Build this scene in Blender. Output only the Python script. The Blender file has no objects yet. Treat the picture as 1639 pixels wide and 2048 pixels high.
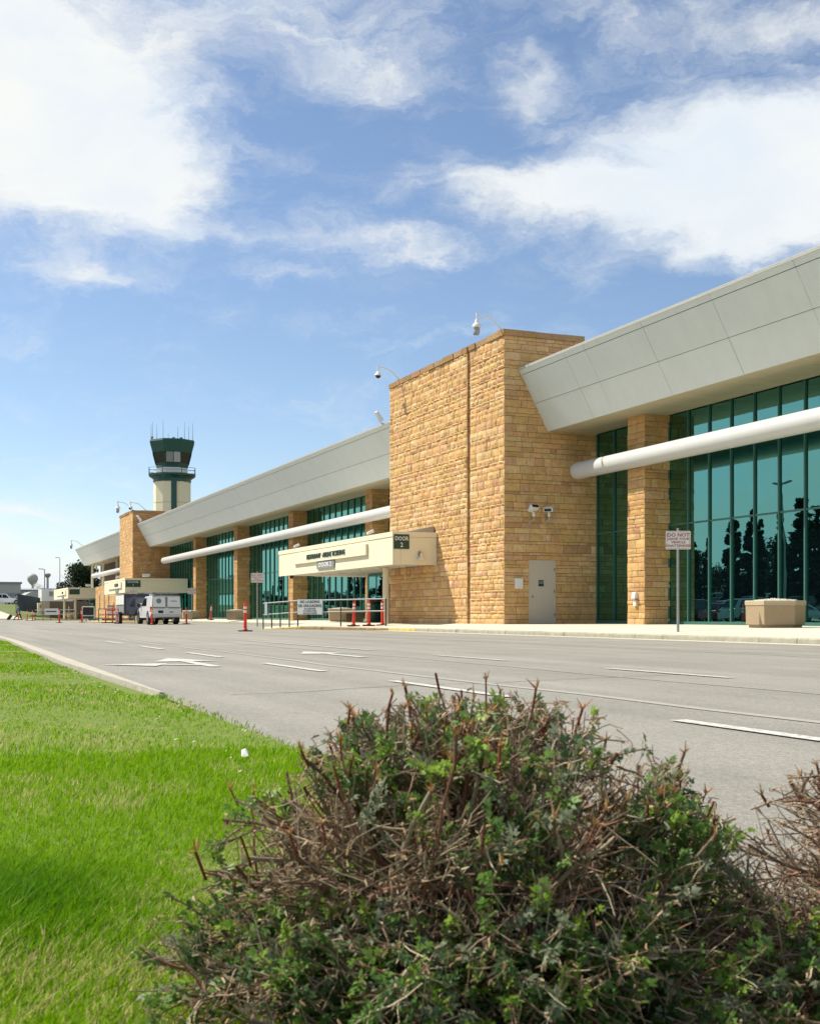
import bpy, math, random
import numpy as np
from mathutils import Vector, Matrix
R = math.radians
random.seed(7)
rng = np.random.default_rng(7)
SC = bpy.context.scene
COL = SC.collection

# ------------------------------------------------------------------ camera, sun, sky, exposure
YAW = 22.03                      # the view looks 22 degrees to the right of the facade's run (+Y)
cam_d = bpy.data.cameras.new('camera')
cam_d.sensor_fit = 'HORIZONTAL'; cam_d.sensor_width = 36.0
cam_d.lens = 53.81; cam_d.shift_y = 0.1257
cam_d.clip_start = 0.05; cam_d.clip_end = 6000
cam_d.dof.use_dof = True; cam_d.dof.focus_distance = 34.0; cam_d.dof.aperture_fstop = 20.0
cam = bpy.data.objects.new('camera', cam_d); COL.objects.link(cam)
cam.location = (0, 0, 0.60); cam.rotation_euler = (R(90), 0, R(-YAW))
SC.camera = cam

SUN_DIR = Vector((1.0, -1.03, -1.75)).normalized()          # the way the light travels
EL = math.asin(-SUN_DIR.z)
sun_d = bpy.data.lights.new('sun', 'SUN'); sun_d.energy = 4.1; sun_d.angle = R(0.55); sun_d.color = (1.0, 0.93, 0.80)
sun = bpy.data.objects.new('sun', sun_d); COL.objects.link(sun)
sun.rotation_euler = SUN_DIR.to_track_quat('-Z', 'Y').to_euler(); sun.location = (-30, 30, 50)
SC.view_settings.view_transform = 'Standard'; SC.view_settings.look = 'None'
SC.view_settings.exposure = 0.74; SC.view_settings.gamma = 1.0; SC.view_settings.use_curve_mapping = False
SC.render.engine = 'CYCLES'
SC.cycles.use_denoising = True
SC.cycles.max_bounces = 7; SC.cycles.transparent_max_bounces = 8
SC.cycles.sample_clamp_indirect = 6.0

W = bpy.data.worlds.new('World'); SC.world = W; W.use_nodes = True
def build_world():
    nt = W.node_tree; nt.nodes.clear(); L = nt.links.new
    def N(t, **k):
        n = nt.nodes.new(t)
        for a, b in k.items(): setattr(n, a, b)
        return n
    def M(op, a, b=None, c=None, clamp=False):
        n = N('ShaderNodeMath', operation=op, use_clamp=clamp)
        for i, x in enumerate((a, b, c)):
            if x is None: continue
            if isinstance(x, (int, float)): n.inputs[i].default_value = x
            else: L(x, n.inputs[i])
        return n.outputs[0]
    sky = N('ShaderNodeTexSky', sky_type='NISHITA', sun_disc=False, sun_elevation=EL,
            sun_rotation=math.atan2(-SUN_DIR.x, -SUN_DIR.y), altitude=600, air_density=0.95, dust_density=0.45, ozone_density=1.5)
    tc = N('ShaderNodeTexCoord')
    sep = N('ShaderNodeSeparateXYZ'); L(tc.outputs['Generated'], sep.inputs[0])
    x, y, z = sep.outputs
    az = M('ARCTAN2', x, y); el = M('ARCSINE', z)
    cmb = N('ShaderNodeCombineXYZ'); L(M('MULTIPLY', az, 1.0), cmb.inputs[0]); L(M('MULTIPLY', el, 1.7), cmb.inputs[1])
    cmb.inputs[2].default_value = 3.7
    def noise(scale, det, rough, vec, dist=0.0):
        n = N('ShaderNodeTexNoise'); n.inputs['Scale'].default_value = scale; n.inputs['Detail'].default_value = det
        n.inputs['Roughness'].default_value = rough; n.inputs['Distortion'].default_value = dist
        L(vec, n.inputs['Vector']); return n
    n1 = noise(7.0, 6, 0.62, cmb.outputs[0])
    warp = N('ShaderNodeSeparateXYZ'); L(n1.outputs['Color'], warp.inputs[0])
    waz = M('ADD', az, M('MULTIPLY', M('SUBTRACT', warp.outputs[0], 0.5), 0.16))
    wel = M('ADD', el, M('MULTIPLY', M('SUBTRACT', warp.outputs[1], 0.5), 0.10))
    f, cx, hy = 2450.0, 819.5, 1230.0
    def blob_dir(a, e, sa, se, amp):
        d1 = M('POWER', M('ABSOLUTE', M('DIVIDE', M('SUBTRACT', waz, a), sa)), 2.0)
        d2 = M('POWER', M('ABSOLUTE', M('DIVIDE', M('SUBTRACT', wel, e), se)), 2.0)
        return M('MULTIPLY', M('EXPONENT', M('MULTIPLY', M('ADD', d1, d2), -1.0)), amp)
    def blob(px, py, rx, ry, amp):
        a = R(YAW) + math.atan((px - cx) / f)
        e = math.atan((hy - py) / f * math.cos(a - R(YAW)))
        return blob_dir(a, e, rx / f, ry / f, amp)
    blobs = [(30, 130, 310, 190, 1.2), (170, 290, 240, 120, 1.1), (290, 380, 160, 65, 0.85), (520, 480, 240, 24, 0.36),
             (800, 508, 170, 18, 0.40), (640, 50, 300, 85, 0.58), (800, 150, 110, 60, 0.3), (1500, 370, 310, 95, 1.25),
             (1060, 385, 260, 52, 0.95), (1620, 260, 230, 90, .85), (1330, 240, 180, 70, 0.5), (1560, 30, 330, 70, 0.45), (1040, 175, 60, 60, 0.55),
             (60, 1040, 130, 15, 0.5), (40, 1160, 420, 75, 0.85), (1200, 20, 260, 40, 0.28), (170, 535, 160, 32, 0.5), (590, 560, 90, 22, 0.32), (1500, 480, 200, 34, 0.6)]
    tot = None
    for b in blobs:
        o = blob(*b); tot = o if tot is None else M('ADD', tot, o)
    # the cumulus bank over the car park, which the terminal glass mirrors
    for b in ((R(-32), R(3.1), .45, .046, 1.6), (R(-44), R(7.5), .075, .045, 1.0)):
        tot = M('ADD', tot, blob_dir(*b))
    # the rest of the sky: a broken cover of the same kind of cloud
    front = M('MULTIPLY_ADD', M('COSINE', M('SUBTRACT', az, R(YAW))), 2.6, -1.75, True)
    n2 = noise(3.2, 7, 0.58, tc.outputs['Generated'])
    back = M('MULTIPLY', M('SUBTRACT', 1.0, front), M('MULTIPLY_ADD', n2.outputs['Fac'], 4.6, -1.8, True))
    tot = M('ADD', tot, back)
    cm2 = N('ShaderNodeCombineXYZ'); L(M('MULTIPLY', waz, 0.8), cm2.inputs[0]); L(M('MULTIPLY', wel, 2.0), cm2.inputs[1])
    n3 = noise(13.0, 9, 0.66, cm2.outputs[0], 0.35)
    dens = M('ADD', tot, M('MULTIPLY', M('SUBTRACT', n3.outputs['Fac'], 0.5), 1.65))
    ramp = N('ShaderNodeMapRange', interpolation_type='SMOOTHSTEP')
    L(dens, ramp.inputs[0]); ramp.inputs[1].default_value = 0.05; ramp.inputs[2].default_value = 1.22
    n4 = noise(5.0, 5, 0.55, cm2.outputs[0])
    cc = N('ShaderNodeValToRGB'); L(n4.outputs['Fac'], cc.inputs[0])
    cc.color_ramp.elements[0].position = 0.30; cc.color_ramp.elements[0].color = (0.70, 0.765, 0.83, 1)
    cc.color_ramp.elements[1].position = 0.56; cc.color_ramp.elements[1].color = (0.83, 0.84, 0.815, 1)
    b1 = N('ShaderNodeBackground'); L(sky.outputs[0], b1.inputs[0]); b1.inputs[1].default_value = 0.083
    b2 = N('ShaderNodeBackground'); L(cc.outputs[0], b2.inputs[0]); b2.inputs[1].default_value = 0.70
    mx = N('ShaderNodeMixShader'); L(M('MULTIPLY', ramp.outputs[0], 0.97), mx.inputs[0]); L(b1.outputs[0], mx.inputs[1]); L(b2.outputs[0], mx.inputs[2])
    out = N('ShaderNodeOutputWorld'); L(mx.outputs[0], out.inputs[0])
build_world()

# ------------------------------------------------------------------ mesh helpers
class MB:
    def __init__(self): self.v = []; self.f = []; self.m = []; self.c = []
    def add(self, vs, fs, m=0, c=None):
        b = len(self.v); self.v.extend([tuple(p) for p in vs])
        for q in fs: self.f.append([b + i for i in q]); self.m.append(m); self.c.append(c)
        return self
    def box(self, x0, x1, y0, y1, z0, z1, m=0, c=None):
        vs = [(x0,y0,z0),(x1,y0,z0),(x1,y1,z0),(x0,y1,z0),(x0,y0,z1),(x1,y0,z1),(x1,y1,z1),(x0,y1,z1)]
        return self.add(vs, [(0,3,2,1),(4,5,6,7),(0,1,5,4),(1,2,6,5),(2,3,7,6),(3,0,4,7)], m, c)
    def hexa(self, b4, t4, m=0, c=None):
        return self.add(list(b4) + list(t4), [(0,3,2,1),(4,5,6,7),(0,1,5,4),(1,2,6,5),(2,3,7,6),(3,0,4,7)], m, c)
    def obar(self, p, q, w, h, m=0):
        """square bar from p to q, w wide sideways, h high"""
        p, q = Vector(p), Vector(q); d = (q - p).normalized()
        up = Vector((0,0,1)) if abs(d.z) < 0.95 else Vector((0,1,0))
        s = d.cross(up).normalized() * (w/2); u = s.cross(d).normalized() * (h/2)
        return self.hexa([p-s-u, p+s-u, q+s-u, q-s-u], [p-s+u, p+s+u, q+s+u, q-s+u], m)
    def tube(self, pts, r, n=8, m=0, cap=True):
        pts = [Vector(p) for p in pts]; rs = r if isinstance(r, (list, tuple)) else [r]*len(pts)
        vs = []; k = len(pts); ref = None
        for i, p in enumerate(pts):
            d = (pts[min(i+1,k-1)] - pts[max(i-1,0)]).normalized()
            if ref is None: ref = Vector((0,0,1)) if abs(d.z) < 0.9 else Vector((1,0,0))
            s = d.cross(ref).normalized(); u = s.cross(d).normalized(); ref = u
            for j in range(n):
                a = 2*math.pi*j/n; vs.append(p + (s*math.cos(a) + u*math.sin(a))*rs[i])
        fs = [(i*n+j, i*n+(j+1)%n, (i+1)*n+(j+1)%n, (i+1)*n+j) for i in range(k-1) for j in range(n)]
        if cap: fs += [tuple(reversed(range(n))), tuple(range((k-1)*n, k*n))]
        return self.add(vs, fs, m)
    def lathe(self, prof, c=(0,0,0), n=16, m=0, rot=0.0, axis='z'):
        vs = []
        for r, z in prof:
            for j in range(n):
                a = 2*math.pi*(j+rot)/n; p = (r*math.cos(a), r*math.sin(a), z)
                if axis == 'y': p = (p[0], p[2], p[1])
                if axis == 'x': p = (p[2], p[0], p[1])
                vs.append((p[0]+c[0], p[1]+c[1], p[2]+c[2]))
        k = len(prof)
        fs = [(i*n+j, i*n+(j+1)%n, (i+1)*n+(j+1)%n, (i+1)*n+j) for i in range(k-1) for j in range(n)]
        fs += [tuple(reversed(range(n))), tuple(range((k-1)*n, k*n))]
        return self.add(vs, fs, m)
    def prism(self, poly, h0, h1, plane='xy', m=0):
        n = len(poly)
        def P(a, b, h): return {'xy': (a,b,h), 'yz': (h,a,b), 'xz': (a,h,b)}[plane]
        vs = [P(a,b,h0) for a,b in poly] + [P(a,b,h1) for a,b in poly]
        fs = [tuple(range(n-1,-1,-1)), tuple(range(n,2*n))] + [(i,(i+1)%n,n+(i+1)%n,n+i) for i in range(n)]
        return self.add(vs, fs, m)
    def sheet(self, poly, z, m=0): return self.add([(x,y,z) for x,y in poly], [tuple(range(len(poly)))], m)

def wloc(o):
    p = Vector((0,0,0))
    while o is not None: p = p + Vector(o.location); o = o.parent
    return p
def build(name, mb, mats, parent=None, world=True, smooth=False, kind=None, bevel=0.0):
    """ONE mesh object; coordinates are the world's (default) or the parent's own"""
    me = bpy.data.meshes.new(name)
    v = mb.v
    if parent is not None and world:
        o = wloc(parent); v = [(p[0]-o.x, p[1]-o.y, p[2]-o.z) for p in v]
    me.from_pydata(v, [], mb.f); 
    mats = mats if isinstance(mats, (list, tuple)) else [mats]
    for m in mats: me.materials.append(m)
    if any(mb.m): me.polygons.foreach_set('material_index', mb.m)
    if mb.c and any(c is not None for c in mb.c):
        at = me.attributes.new('tint', 'FLOAT_COLOR', 'FACE')
        flat = []
        for c in mb.c: flat.extend((c or (0.5,0.5,0.5))[:3]); flat.append(1.0)
        at.data.foreach_set('color', flat)
    if smooth:
        try: me.shade_smooth()
        except Exception: me.polygons.foreach_set('use_smooth', [True]*len(me.polygons))
        if smooth == 'auto':
            me.set_sharp_from_angle(angle=R(38))
    me.update()
    ob = bpy.data.objects.new(name, me); COL.objects.link(ob)
    if parent is not None: ob.parent = parent
    if kind: ob['kind'] = kind
    if bevel:
        b = ob.modifiers.new('bevel', 'BEVEL'); b.width = bevel; b.segments = 2; b.limit_method = 'ANGLE'; b.angle_limit = R(40)
    return ob
def thing(name, label, cat, loc=(0,0,0), rotz=0.0, group=None):
    o = bpy.data.objects.new(name, None); COL.objects.link(o); o.empty_display_size = 0.2
    o.location = loc; o.rotation_euler = (0,0,rotz); o['label'] = label; o['category'] = cat
    if group: o['group'] = group
    return o
def tag(o, label, cat, group=None):
    o['label'] = label; o['category'] = cat
    if group: o['group'] = group
    return o
def dup(root, loc, rotz=0.0, label=None, scale=None):
    r = root.copy(); COL.objects.link(r); r.location = loc; r.rotation_euler = (0,0,rotz)
    if label: r['label'] = label
    if scale: r.scale = scale if isinstance(scale, tuple) else (scale,)*3
    for ch in list(root.children):
        c = ch.copy(); COL.objects.link(c); c.parent = r
        for g in list(ch.children):
            d = g.copy(); COL.objects.link(d); d.parent = c
    return r
def npmesh(name, V, F, mats, parent=None, kind=None, tint=None, mi=None, smooth=False):
    """arrays straight to a mesh: V (n,3), F list of (m,k) index arrays, tint per face"""
    me = bpy.data.meshes.new(name)
    F = F if isinstance(F, list) else [F]
    me.vertices.add(len(V)); me.vertices.foreach_set('co', np.ascontiguousarray(V, np.float32).ravel())
    loops = np.concatenate([f.ravel() for f in F]).astype(np.int32)
    tot = np.concatenate([np.full(len(f), f.shape[1], np.int32) for f in F])
    st = np.concatenate([[0], np.cumsum(tot)[:-1]]).astype(np.int32)
    me.loops.add(len(loops)); me.loops.foreach_set('vertex_index', loops)
    me.polygons.add(len(tot)); me.polygons.foreach_set('loop_start', st); me.polygons.foreach_set('loop_total', tot)
    for m in (mats if isinstance(mats, (list, tuple)) else [mats]): me.materials.append(m)
    if mi is not None: me.polygons.foreach_set('material_index', np.asarray(mi, np.int32))
    if tint is not None:
        at = me.attributes.new('tint', 'FLOAT_COLOR', 'FACE')
        at.data.foreach_set('color', np.concatenate([tint, np.ones((len(tint),1))], 1).astype(np.float32).ravel())
    if smooth: me.polygons.foreach_set('use_smooth', np.ones(len(tot), bool))
    me.update(calc_edges=True); me.validate()
    ob = bpy.data.objects.new(name, me); COL.objects.link(ob)
    if parent is not None: ob.parent = parent
    if kind: ob['kind'] = kind
    return ob

# ------------------------------------------------------------------ materials
def mat(name, col=(0.5,0.5,0.5), rough=0.6, metal=0.0, var=0.0, vscale=6.0, bump=0.0, bscale=60.0, tint=False,
        stretch=None, spec=0.5, coat=0.0, trans=0.0, emit=None, tdark=1.0, dirt=0.0, dscale=1.2):
    m = bpy.data.materials.new(name); m.use_nodes = True
    nt = m.node_tree; L = nt.links.new; bs = nt.nodes['Principled BSDF']
    bs.inputs['Roughness'].default_value = rough; bs.inputs['Metallic'].default_value = metal
    bs.inputs['Specular IOR Level'].default_value = spec; bs.inputs['Coat Weight'].default_value = coat
    geo = nt.nodes.new('ShaderNodeNewGeometry'); vec = geo.outputs['Position']
    if stretch:
        vm = nt.nodes.new('ShaderNodeVectorMath'); vm.operation = 'MULTIPLY'; L(vec, vm.inputs[0]); vm.inputs[1].default_value = stretch; svec = vm.outputs[0]
    else: svec = vec
    if tint:
        at = nt.nodes.new('ShaderNodeAttribute'); at.attribute_name = 'tint'; csock = at.outputs['Color']
    else:
        rg = nt.nodes.new('ShaderNodeRGB'); rg.outputs[0].default_value = (*col, 1); csock = rg.outputs[0]
    def noisy(scale, amt, det, csock, v):
        no = nt.nodes.new('ShaderNodeTexNoise'); no.inputs['Scale'].default_value = scale; no.inputs['Detail'].default_value = det
        no.inputs['Roughness'].default_value = 0.62; L(v, no.inputs['Vector'])
        mr = nt.nodes.new('ShaderNodeMapRange'); L(no.outputs['Fac'], mr.inputs[0])
        mr.inputs[1].default_value = 0.25; mr.inputs[2].default_value = 0.75; mr.inputs[3].default_value = 1-amt; mr.inputs[4].default_value = 1+amt
        mx = nt.nodes.new('ShaderNodeVectorMath'); mx.operation = 'SCALE'; L(csock, mx.inputs[0]); L(mr.outputs[0], mx.inputs['Scale'])
        return mx.outputs[0]
    if var: csock = noisy(vscale, var, 6, csock, svec)
    if dirt: csock = noisy(dscale, dirt, 5, csock, vec)
    L(csock, bs.inputs['Base Color'])
    if bump:
        nb = nt.nodes.new('ShaderNodeTexNoise'); nb.inputs['Scale'].default_value = bscale; nb.inputs['Detail'].default_value = 6; L(vec, nb.inputs['Vector'])
        bn = nt.nodes.new('ShaderNodeBump'); bn.inputs['Strength'].default_value = bump; bn.inputs['Distance'].default_value = 0.02
        L(nb.outputs['Fac'], bn.inputs['Height']); L(bn.outputs[0], bs.inputs['Normal'])
    if trans:
        tr = nt.nodes.new('ShaderNodeBsdfTranslucent'); L(csock, tr.inputs[0])
        ms = nt.nodes.new('ShaderNodeMixShader'); ms.inputs[0].default_value = trans
        L(bs.outputs[0], ms.inputs[1]); L(tr.outputs[0], ms.inputs[2])
        L(ms.outputs[0], nt.nodes['Material Output'].inputs[0])
    if emit: bs.inputs['Emission Color'].default_value = (*emit[0], 1); bs.inputs['Emission Strength'].default_value = emit[1]
    return m
def glass_mat(name, refl, dark, fac, gmax=0.95):
    """tinted mirror glass: a coated pane over a dark room"""
    m = bpy.data.materials.new(name); m.use_nodes = True; nt = m.node_tree; L = nt.links.new
    nt.nodes.clear(); out = nt.nodes.new('ShaderNodeOutputMaterial')
    g = nt.nodes.new('ShaderNodeBsdfGlossy'); g.inputs['Color'].default_value = (*refl, 1); g.inputs['Roughness'].default_value = 0.004
    d = nt.nodes.new('ShaderNodeBsdfDiffuse'); d.inputs['Color'].default_value = (*dark, 1)
    lw = nt.nodes.new('ShaderNodeLayerWeight'); lw.inputs['Blend'].default_value = 0.35
    mr = nt.nodes.new('ShaderNodeMapRange'); L(lw.outputs['Facing'], mr.inputs[0]); mr.inputs[3].default_value = fac; mr.inputs[4].default_value = gmax
    geo = nt.nodes.new('ShaderNodeNewGeometry'); no = nt.nodes.new('ShaderNodeTexNoise'); no.inputs['Scale'].default_value = 0.9; no.inputs['Detail'].default_value = 2
    L(geo.outputs['Position'], no.inputs['Vector'])
    bn = nt.nodes.new('ShaderNodeBump'); bn.inputs['Strength'].default_value = 0.04; bn.inputs['Distance'].default_value = 0.03
    L(no.outputs['Fac'], bn.inputs['Height']); L(bn.outputs[0], g.inputs['Normal'])
    ms = nt.nodes.new('ShaderNodeMixShader'); L(mr.outputs[0], ms.inputs[0]); L(d.outputs[0], ms.inputs[1]); L(g.outputs[0], ms.inputs[2])
    L(ms.outputs[0], out.inputs[0]); return m

def road_mat():
    m = mat('asphalt', (0.272,0.262,0.232), 0.9, var=0.26, vscale=95.0, bump=0.45, bscale=140.0, dirt=0.11, dscale=0.5, spec=0.2)
    nt = m.node_tree; L = nt.links.new; bs = nt.nodes['Principled BSDF']
    src = bs.inputs['Base Color'].links[0].from_socket
    geo = nt.nodes.new('ShaderNodeNewGeometry')
    vm = nt.nodes.new('ShaderNodeVectorMath'); vm.operation = 'MULTIPLY'; L(geo.outputs['Position'], vm.inputs[0]); vm.inputs[1].default_value = (1.6, 0.05, 1)
    no = nt.nodes.new('ShaderNodeTexNoise'); no.inputs['Scale'].default_value = 1.0; no.inputs['Detail'].default_value = 5; L(vm.outputs[0], no.inputs['Vector'])
    mr = nt.nodes.new('ShaderNodeMapRange'); L(no.outputs['Fac'], mr.inputs[0]); mr.inputs[1].default_value = .3; mr.inputs[2].default_value = .7
    mr.inputs[3].default_value = 0.86; mr.inputs[4].default_value = 1.12
    mx = nt.nodes.new('ShaderNodeVectorMath'); mx.operation = 'SCALE'; L(src, mx.inputs[0]); L(mr.outputs[0], mx.inputs['Scale'])
    # stone chips in the wearing course
    vo = nt.nodes.new('ShaderNodeTexVoronoi'); vo.inputs['Scale'].default_value = 70; L(geo.outputs['Position'], vo.inputs['Vector'])
    m2 = nt.nodes.new('ShaderNodeMapRange'); L(vo.outputs['Color'], m2.inputs[0]); m2.inputs[3].default_value = .78; m2.inputs[4].default_value = 1.22
    mx2 = nt.nodes.new('ShaderNodeVectorMath'); mx2.operation = 'SCALE'; L(mx.outputs[0], mx2.inputs[0]); L(m2.outputs[0], mx2.inputs['Scale'])
    sp = nt.nodes.new('ShaderNodeTexNoise'); sp.inputs['Scale'].default_value = 2.6; sp.inputs['Detail'].default_value = 8; sp.inputs['Roughness'].default_value = 0.7
    L(geo.outputs['Position'], sp.inputs['Vector'])
    m3 = nt.nodes.new('ShaderNodeMapRange'); L(sp.outputs['Fac'], m3.inputs[0]); m3.inputs[1].default_value = .60; m3.inputs[2].default_value = .74; m3.inputs[3].default_value = 1.0; m3.inputs[4].default_value = .74
    mx3 = nt.nodes.new('ShaderNodeVectorMath'); mx3.operation = 'SCALE'; L(mx2.outputs[0], mx3.inputs[0]); L(m3.outputs[0], mx3.inputs['Scale'])
    L(mx3.outputs[0], bs.inputs['Base Color']); return m
def paint_mat():
    m = mat('road_paint', (0.56,0.55,0.51), 0.75, var=0.14, vscale=50)
    nt = m.node_tree; L = nt.links.new; bs = nt.nodes['Principled BSDF']; out = nt.nodes['Material Output']
    src = bs.inputs['Base Color'].links[0].from_socket
    geo = nt.nodes.new('ShaderNodeNewGeometry'); no = nt.nodes.new('ShaderNodeTexNoise'); no.inputs['Scale'].default_value = 26; no.inputs['Detail'].default_value = 6
    no.inputs['Roughness'].default_value = 0.75; L(geo.outputs['Position'], no.inputs['Vector'])
    mr = nt.nodes.new('ShaderNodeMapRange'); L(no.outputs['Fac'], mr.inputs[0]); mr.inputs[1].default_value = .38; mr.inputs[2].default_value = .52
    mx = nt.nodes.new('ShaderNodeMix'); mx.data_type = 'RGBA'; L(mr.outputs[0], mx.inputs[0]); mx.inputs[6].default_value = (0.27,0.26,0.23,1); L(src, mx.inputs[7])
    L(mx.outputs[2], bs.inputs['Base Color']); return m

MAT = dict(
    stone = mat('sandstone', tint=True, rough=0.9, var=0.2, vscale=9, bump=0.8, bscale=22, dirt=0.10, dscale=1.1, spec=0.15),
    mortar = mat('mortar', (0.15,0.09,0.045), 0.95, var=0.1),
    panel = mat('fascia_panel', (0.66,0.70,0.665), 0.42, metal=0.0, var=0.045, vscale=1.4, stretch=(1.5,1.5,.35), spec=0.4, dirt=.03, dscale=.25),
    joint = mat('joint', (0.06,0.06,0.055), 0.8),
    soffit = mat('soffit', (0.47,0.41,0.27), 0.7, var=0.07, vscale=2.0),
    pipe = mat('pipe_paint', (0.56,0.56,0.54), 0.38, var=0.03, vscale=1.5),
    glass = glass_mat('tinted_glass', (0.25,0.67,0.61), (0.002,0.005,0.007), 0.33, 0.86),
    mullion = mat('green_mullion', (0.035,0.125,0.10), 0.4, spec=0.5),
    room = mat('dark_room', (0.02,0.03,0.035), 0.8),
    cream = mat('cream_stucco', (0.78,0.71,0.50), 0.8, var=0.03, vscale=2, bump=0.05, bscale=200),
    creamgrey = mat('canopy_soffit', (0.60,0.57,0.48), 0.8, var=0.05),  # whitish-grey colour of the canopy undersides
    roof = mat('roof_membrane', (0.42,0.41,0.38), 0.8, var=0.08),
    signgreen = mat('sign_green', (0.012,0.055,0.035), 0.4),
    signwhite = mat('sign_white', (0.72,0.72,0.68), 0.4, var=0.02),
    letterw = mat('letter_white', (0.8,0.8,0.78), 0.5),
    letterg = mat('letter_green', (0.012,0.05,0.037), 0.5),
    letterr = mat('letter_red', (0.30,0.015,0.025), 0.5),
    signgrey = mat('sign_grey', (0.22,0.24,0.22), 0.5),
    galv = mat('galvanised_steel', (0.34,0.35,0.34), 0.45, metal=0.6, var=0.06),
    white = mat('white_paint', (0.74,0.74,0.71), 0.4, var=0.03, vscale=3),
    offwhite = mat('painted_door', (0.55,0.49,0.40), 0.55, var=0.03, vscale=3),
    black = mat('black_rubber', (0.025,0.025,0.027), 0.7),
    darkpaint = mat('dark_paint', (0.018,0.02,0.026), 0.3, coat=0.3),
    railgreen = mat('rail_paint', (0.035,0.06,0.05), 0.5),
    railgrey = mat('rail_grey', (0.36,0.37,0.35), 0.5),
    orange = mat('delineator_plastic', (0.80,0.045,0.02), 0.5, var=0.05),
    band = mat('reflective_band', (0.80,0.78,0.74), 0.4),
    concrete = mat('concrete', (0.55,0.51,0.42), 0.9, var=0.07, vscale=14, bump=0.15, bscale=60, dirt=0.07, dscale=0.8, spec=0.2),
    kerb = mat('kerb_concrete', (0.36,0.345,0.27), 0.95, var=0.22, vscale=5, bump=0.4, bscale=30, spec=0.1),
    kerbaged = mat('kerb_aged_yellow', (0.36,0.275,0.13), 0.95, var=0.3, vscale=4, bump=0.3, bscale=40),
    kerbyellow = mat('kerb_yellow', (0.52,0.39,0.13), 0.9, var=0.28, vscale=5, bump=0.2, bscale=40),
    agg = mat('exposed_aggregate', (0.38,0.285,0.175), 0.95, var=0.25, vscale=60, bump=0.5, bscale=70),
    aggrim = mat('planter_rim', (0.47,0.385,0.26), 0.9, var=0.1, vscale=20, bump=0.1),
    gravel = mat('white_gravel', (0.62,0.58,0.5), 0.9, var=0.25, vscale=50, bump=0.8, bscale=50),
    asphalt = road_mat(), paint = paint_mat(),
    seam = mat('seal_seam', (0.33,0.315,0.28), 0.9, var=0.15, vscale=20),
    rubber = mat('tyre', (0.02,0.02,0.02), 0.85),
    rim = mat('wheel_rim', (0.4,0.4,0.4), 0.35, metal=0.8),
    carwin = glass_mat('car_glass', (0.5,0.55,0.6), (0.006,0.007,0.009), 0.08, 0.35),
    lamp_red = mat('tail_lamp', (0.45,0.015,0.012), 0.25, coat=0.5),
    lamp_clear = mat('head_lamp', (0.6,0.6,0.6), 0.15, coat=0.5),
    chrome = mat('chrome', (0.6,0.6,0.6), 0.2, metal=1.0),
    bluewin = mat('blue_panel', (0.01,0.10,0.28), 0.3),
    towergreen = mat('tower_green', (0.008,0.075,0.062), 0.45),
    skin = mat('skin', (0.45,0.27,0.19), 0.6), hair = mat('hair', (0.03,0.02,0.015), 0.7),
)
def stone_tint():
    k = random.random()
    if k < 0.55: c = (0.60,0.375,0.165)
    elif k < 0.80: c = (0.645,0.435,0.215)
    elif k < 0.95: c = (0.59,0.355,0.18)
    else: c = (0.50,0.295,0.145)
    j = random.uniform(0.91, 1.08); return (c[0]*j*random.uniform(.96,1.04), c[1]*j*random.uniform(.97,1.03), c[2]*j*random.uniform(.9,1.1))

def text_mesh(body, size, mt, parent, loc, rot, name='lettering', depth=0.006, align='CENTER', xs=1.0, sp=1.0, world=True, bold=0.012):
    cu = bpy.data.curves.new(name, 'FONT'); cu.body = body; cu.size = size; cu.extrude = depth; cu.align_x = align; cu.align_y = 'CENTER'
    cu.resolution_u = 2; cu.space_character = sp; cu.offset = size*bold
    tmp = bpy.data.objects.new('tmp_text', cu); COL.objects.link(tmp)
    dg = bpy.context.evaluated_depsgraph_get(); me = bpy.data.meshes.new_from_object(tmp.evaluated_get(dg))
    bpy.data.objects.remove(tmp); bpy.data.curves.remove(cu)
    me.name = name; me.materials.clear(); me.materials.append(mt)
    ob = bpy.data.objects.new(name, me); COL.objects.link(ob); ob.parent = parent
    base = wloc(parent) if (parent is not None and world) else Vector((0,0,0))
    ob.location = Vector(loc) - base; ob.rotation_euler = rot; ob.scale = (xs, 1, 1)
    return ob
FACE_ROAD = (R(90), 0, R(-90))      # lettering on a face that looks towards the road (-X)
FACE_NEAR = (R(90), 0, 0)           # lettering on a face that looks back along the road (-Y)

# ------------------------------------------------------------------ ground, road, pavement
def structure(name, mb, mats, **k): return build(name, mb, mats, kind='structure', **k)
far_m = mat('far_ground', (0.14,0.13,0.06), 1.0, var=0.2, vscale=0.4)
g = MB(); g.lathe([(2600,-0.30),(2600,-0.29)], n=48); structure('ground', g, far_m)
def lawn_edge(s):
    """X of the kerb between lawn and road"""
    return 1.52 + 0.56*max(0.0, min(1.0, (s-5)/24.0))**0.9
r_ = MB()
ss = [-30,-10,0,2,4,6,8,10,13,16,20,25,30,40]
vs = []; 
for s in ss: vs += [(lawn_edge(s)+0.05, s, 0.0), (17.2, s, 0.0)]
r_.add(vs, [(2*i,2*i+1,2*i+3,2*i+2) for i in range(len(ss)-1)])
r_.add([(-24,40,0),(17.2,40,0),(17.2,44,0),(21,62,0),(21,150,0),(14,182,0.02),(-24,182,0.02)], [(0,1,2,3,4,5,6)])
r_.add([(14,182,.02),(21,150,0),(36,160,0.0),(36,190,0.02)], [(0,1,2,3)])
structure('road', r_, MAT['asphalt'])
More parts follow.
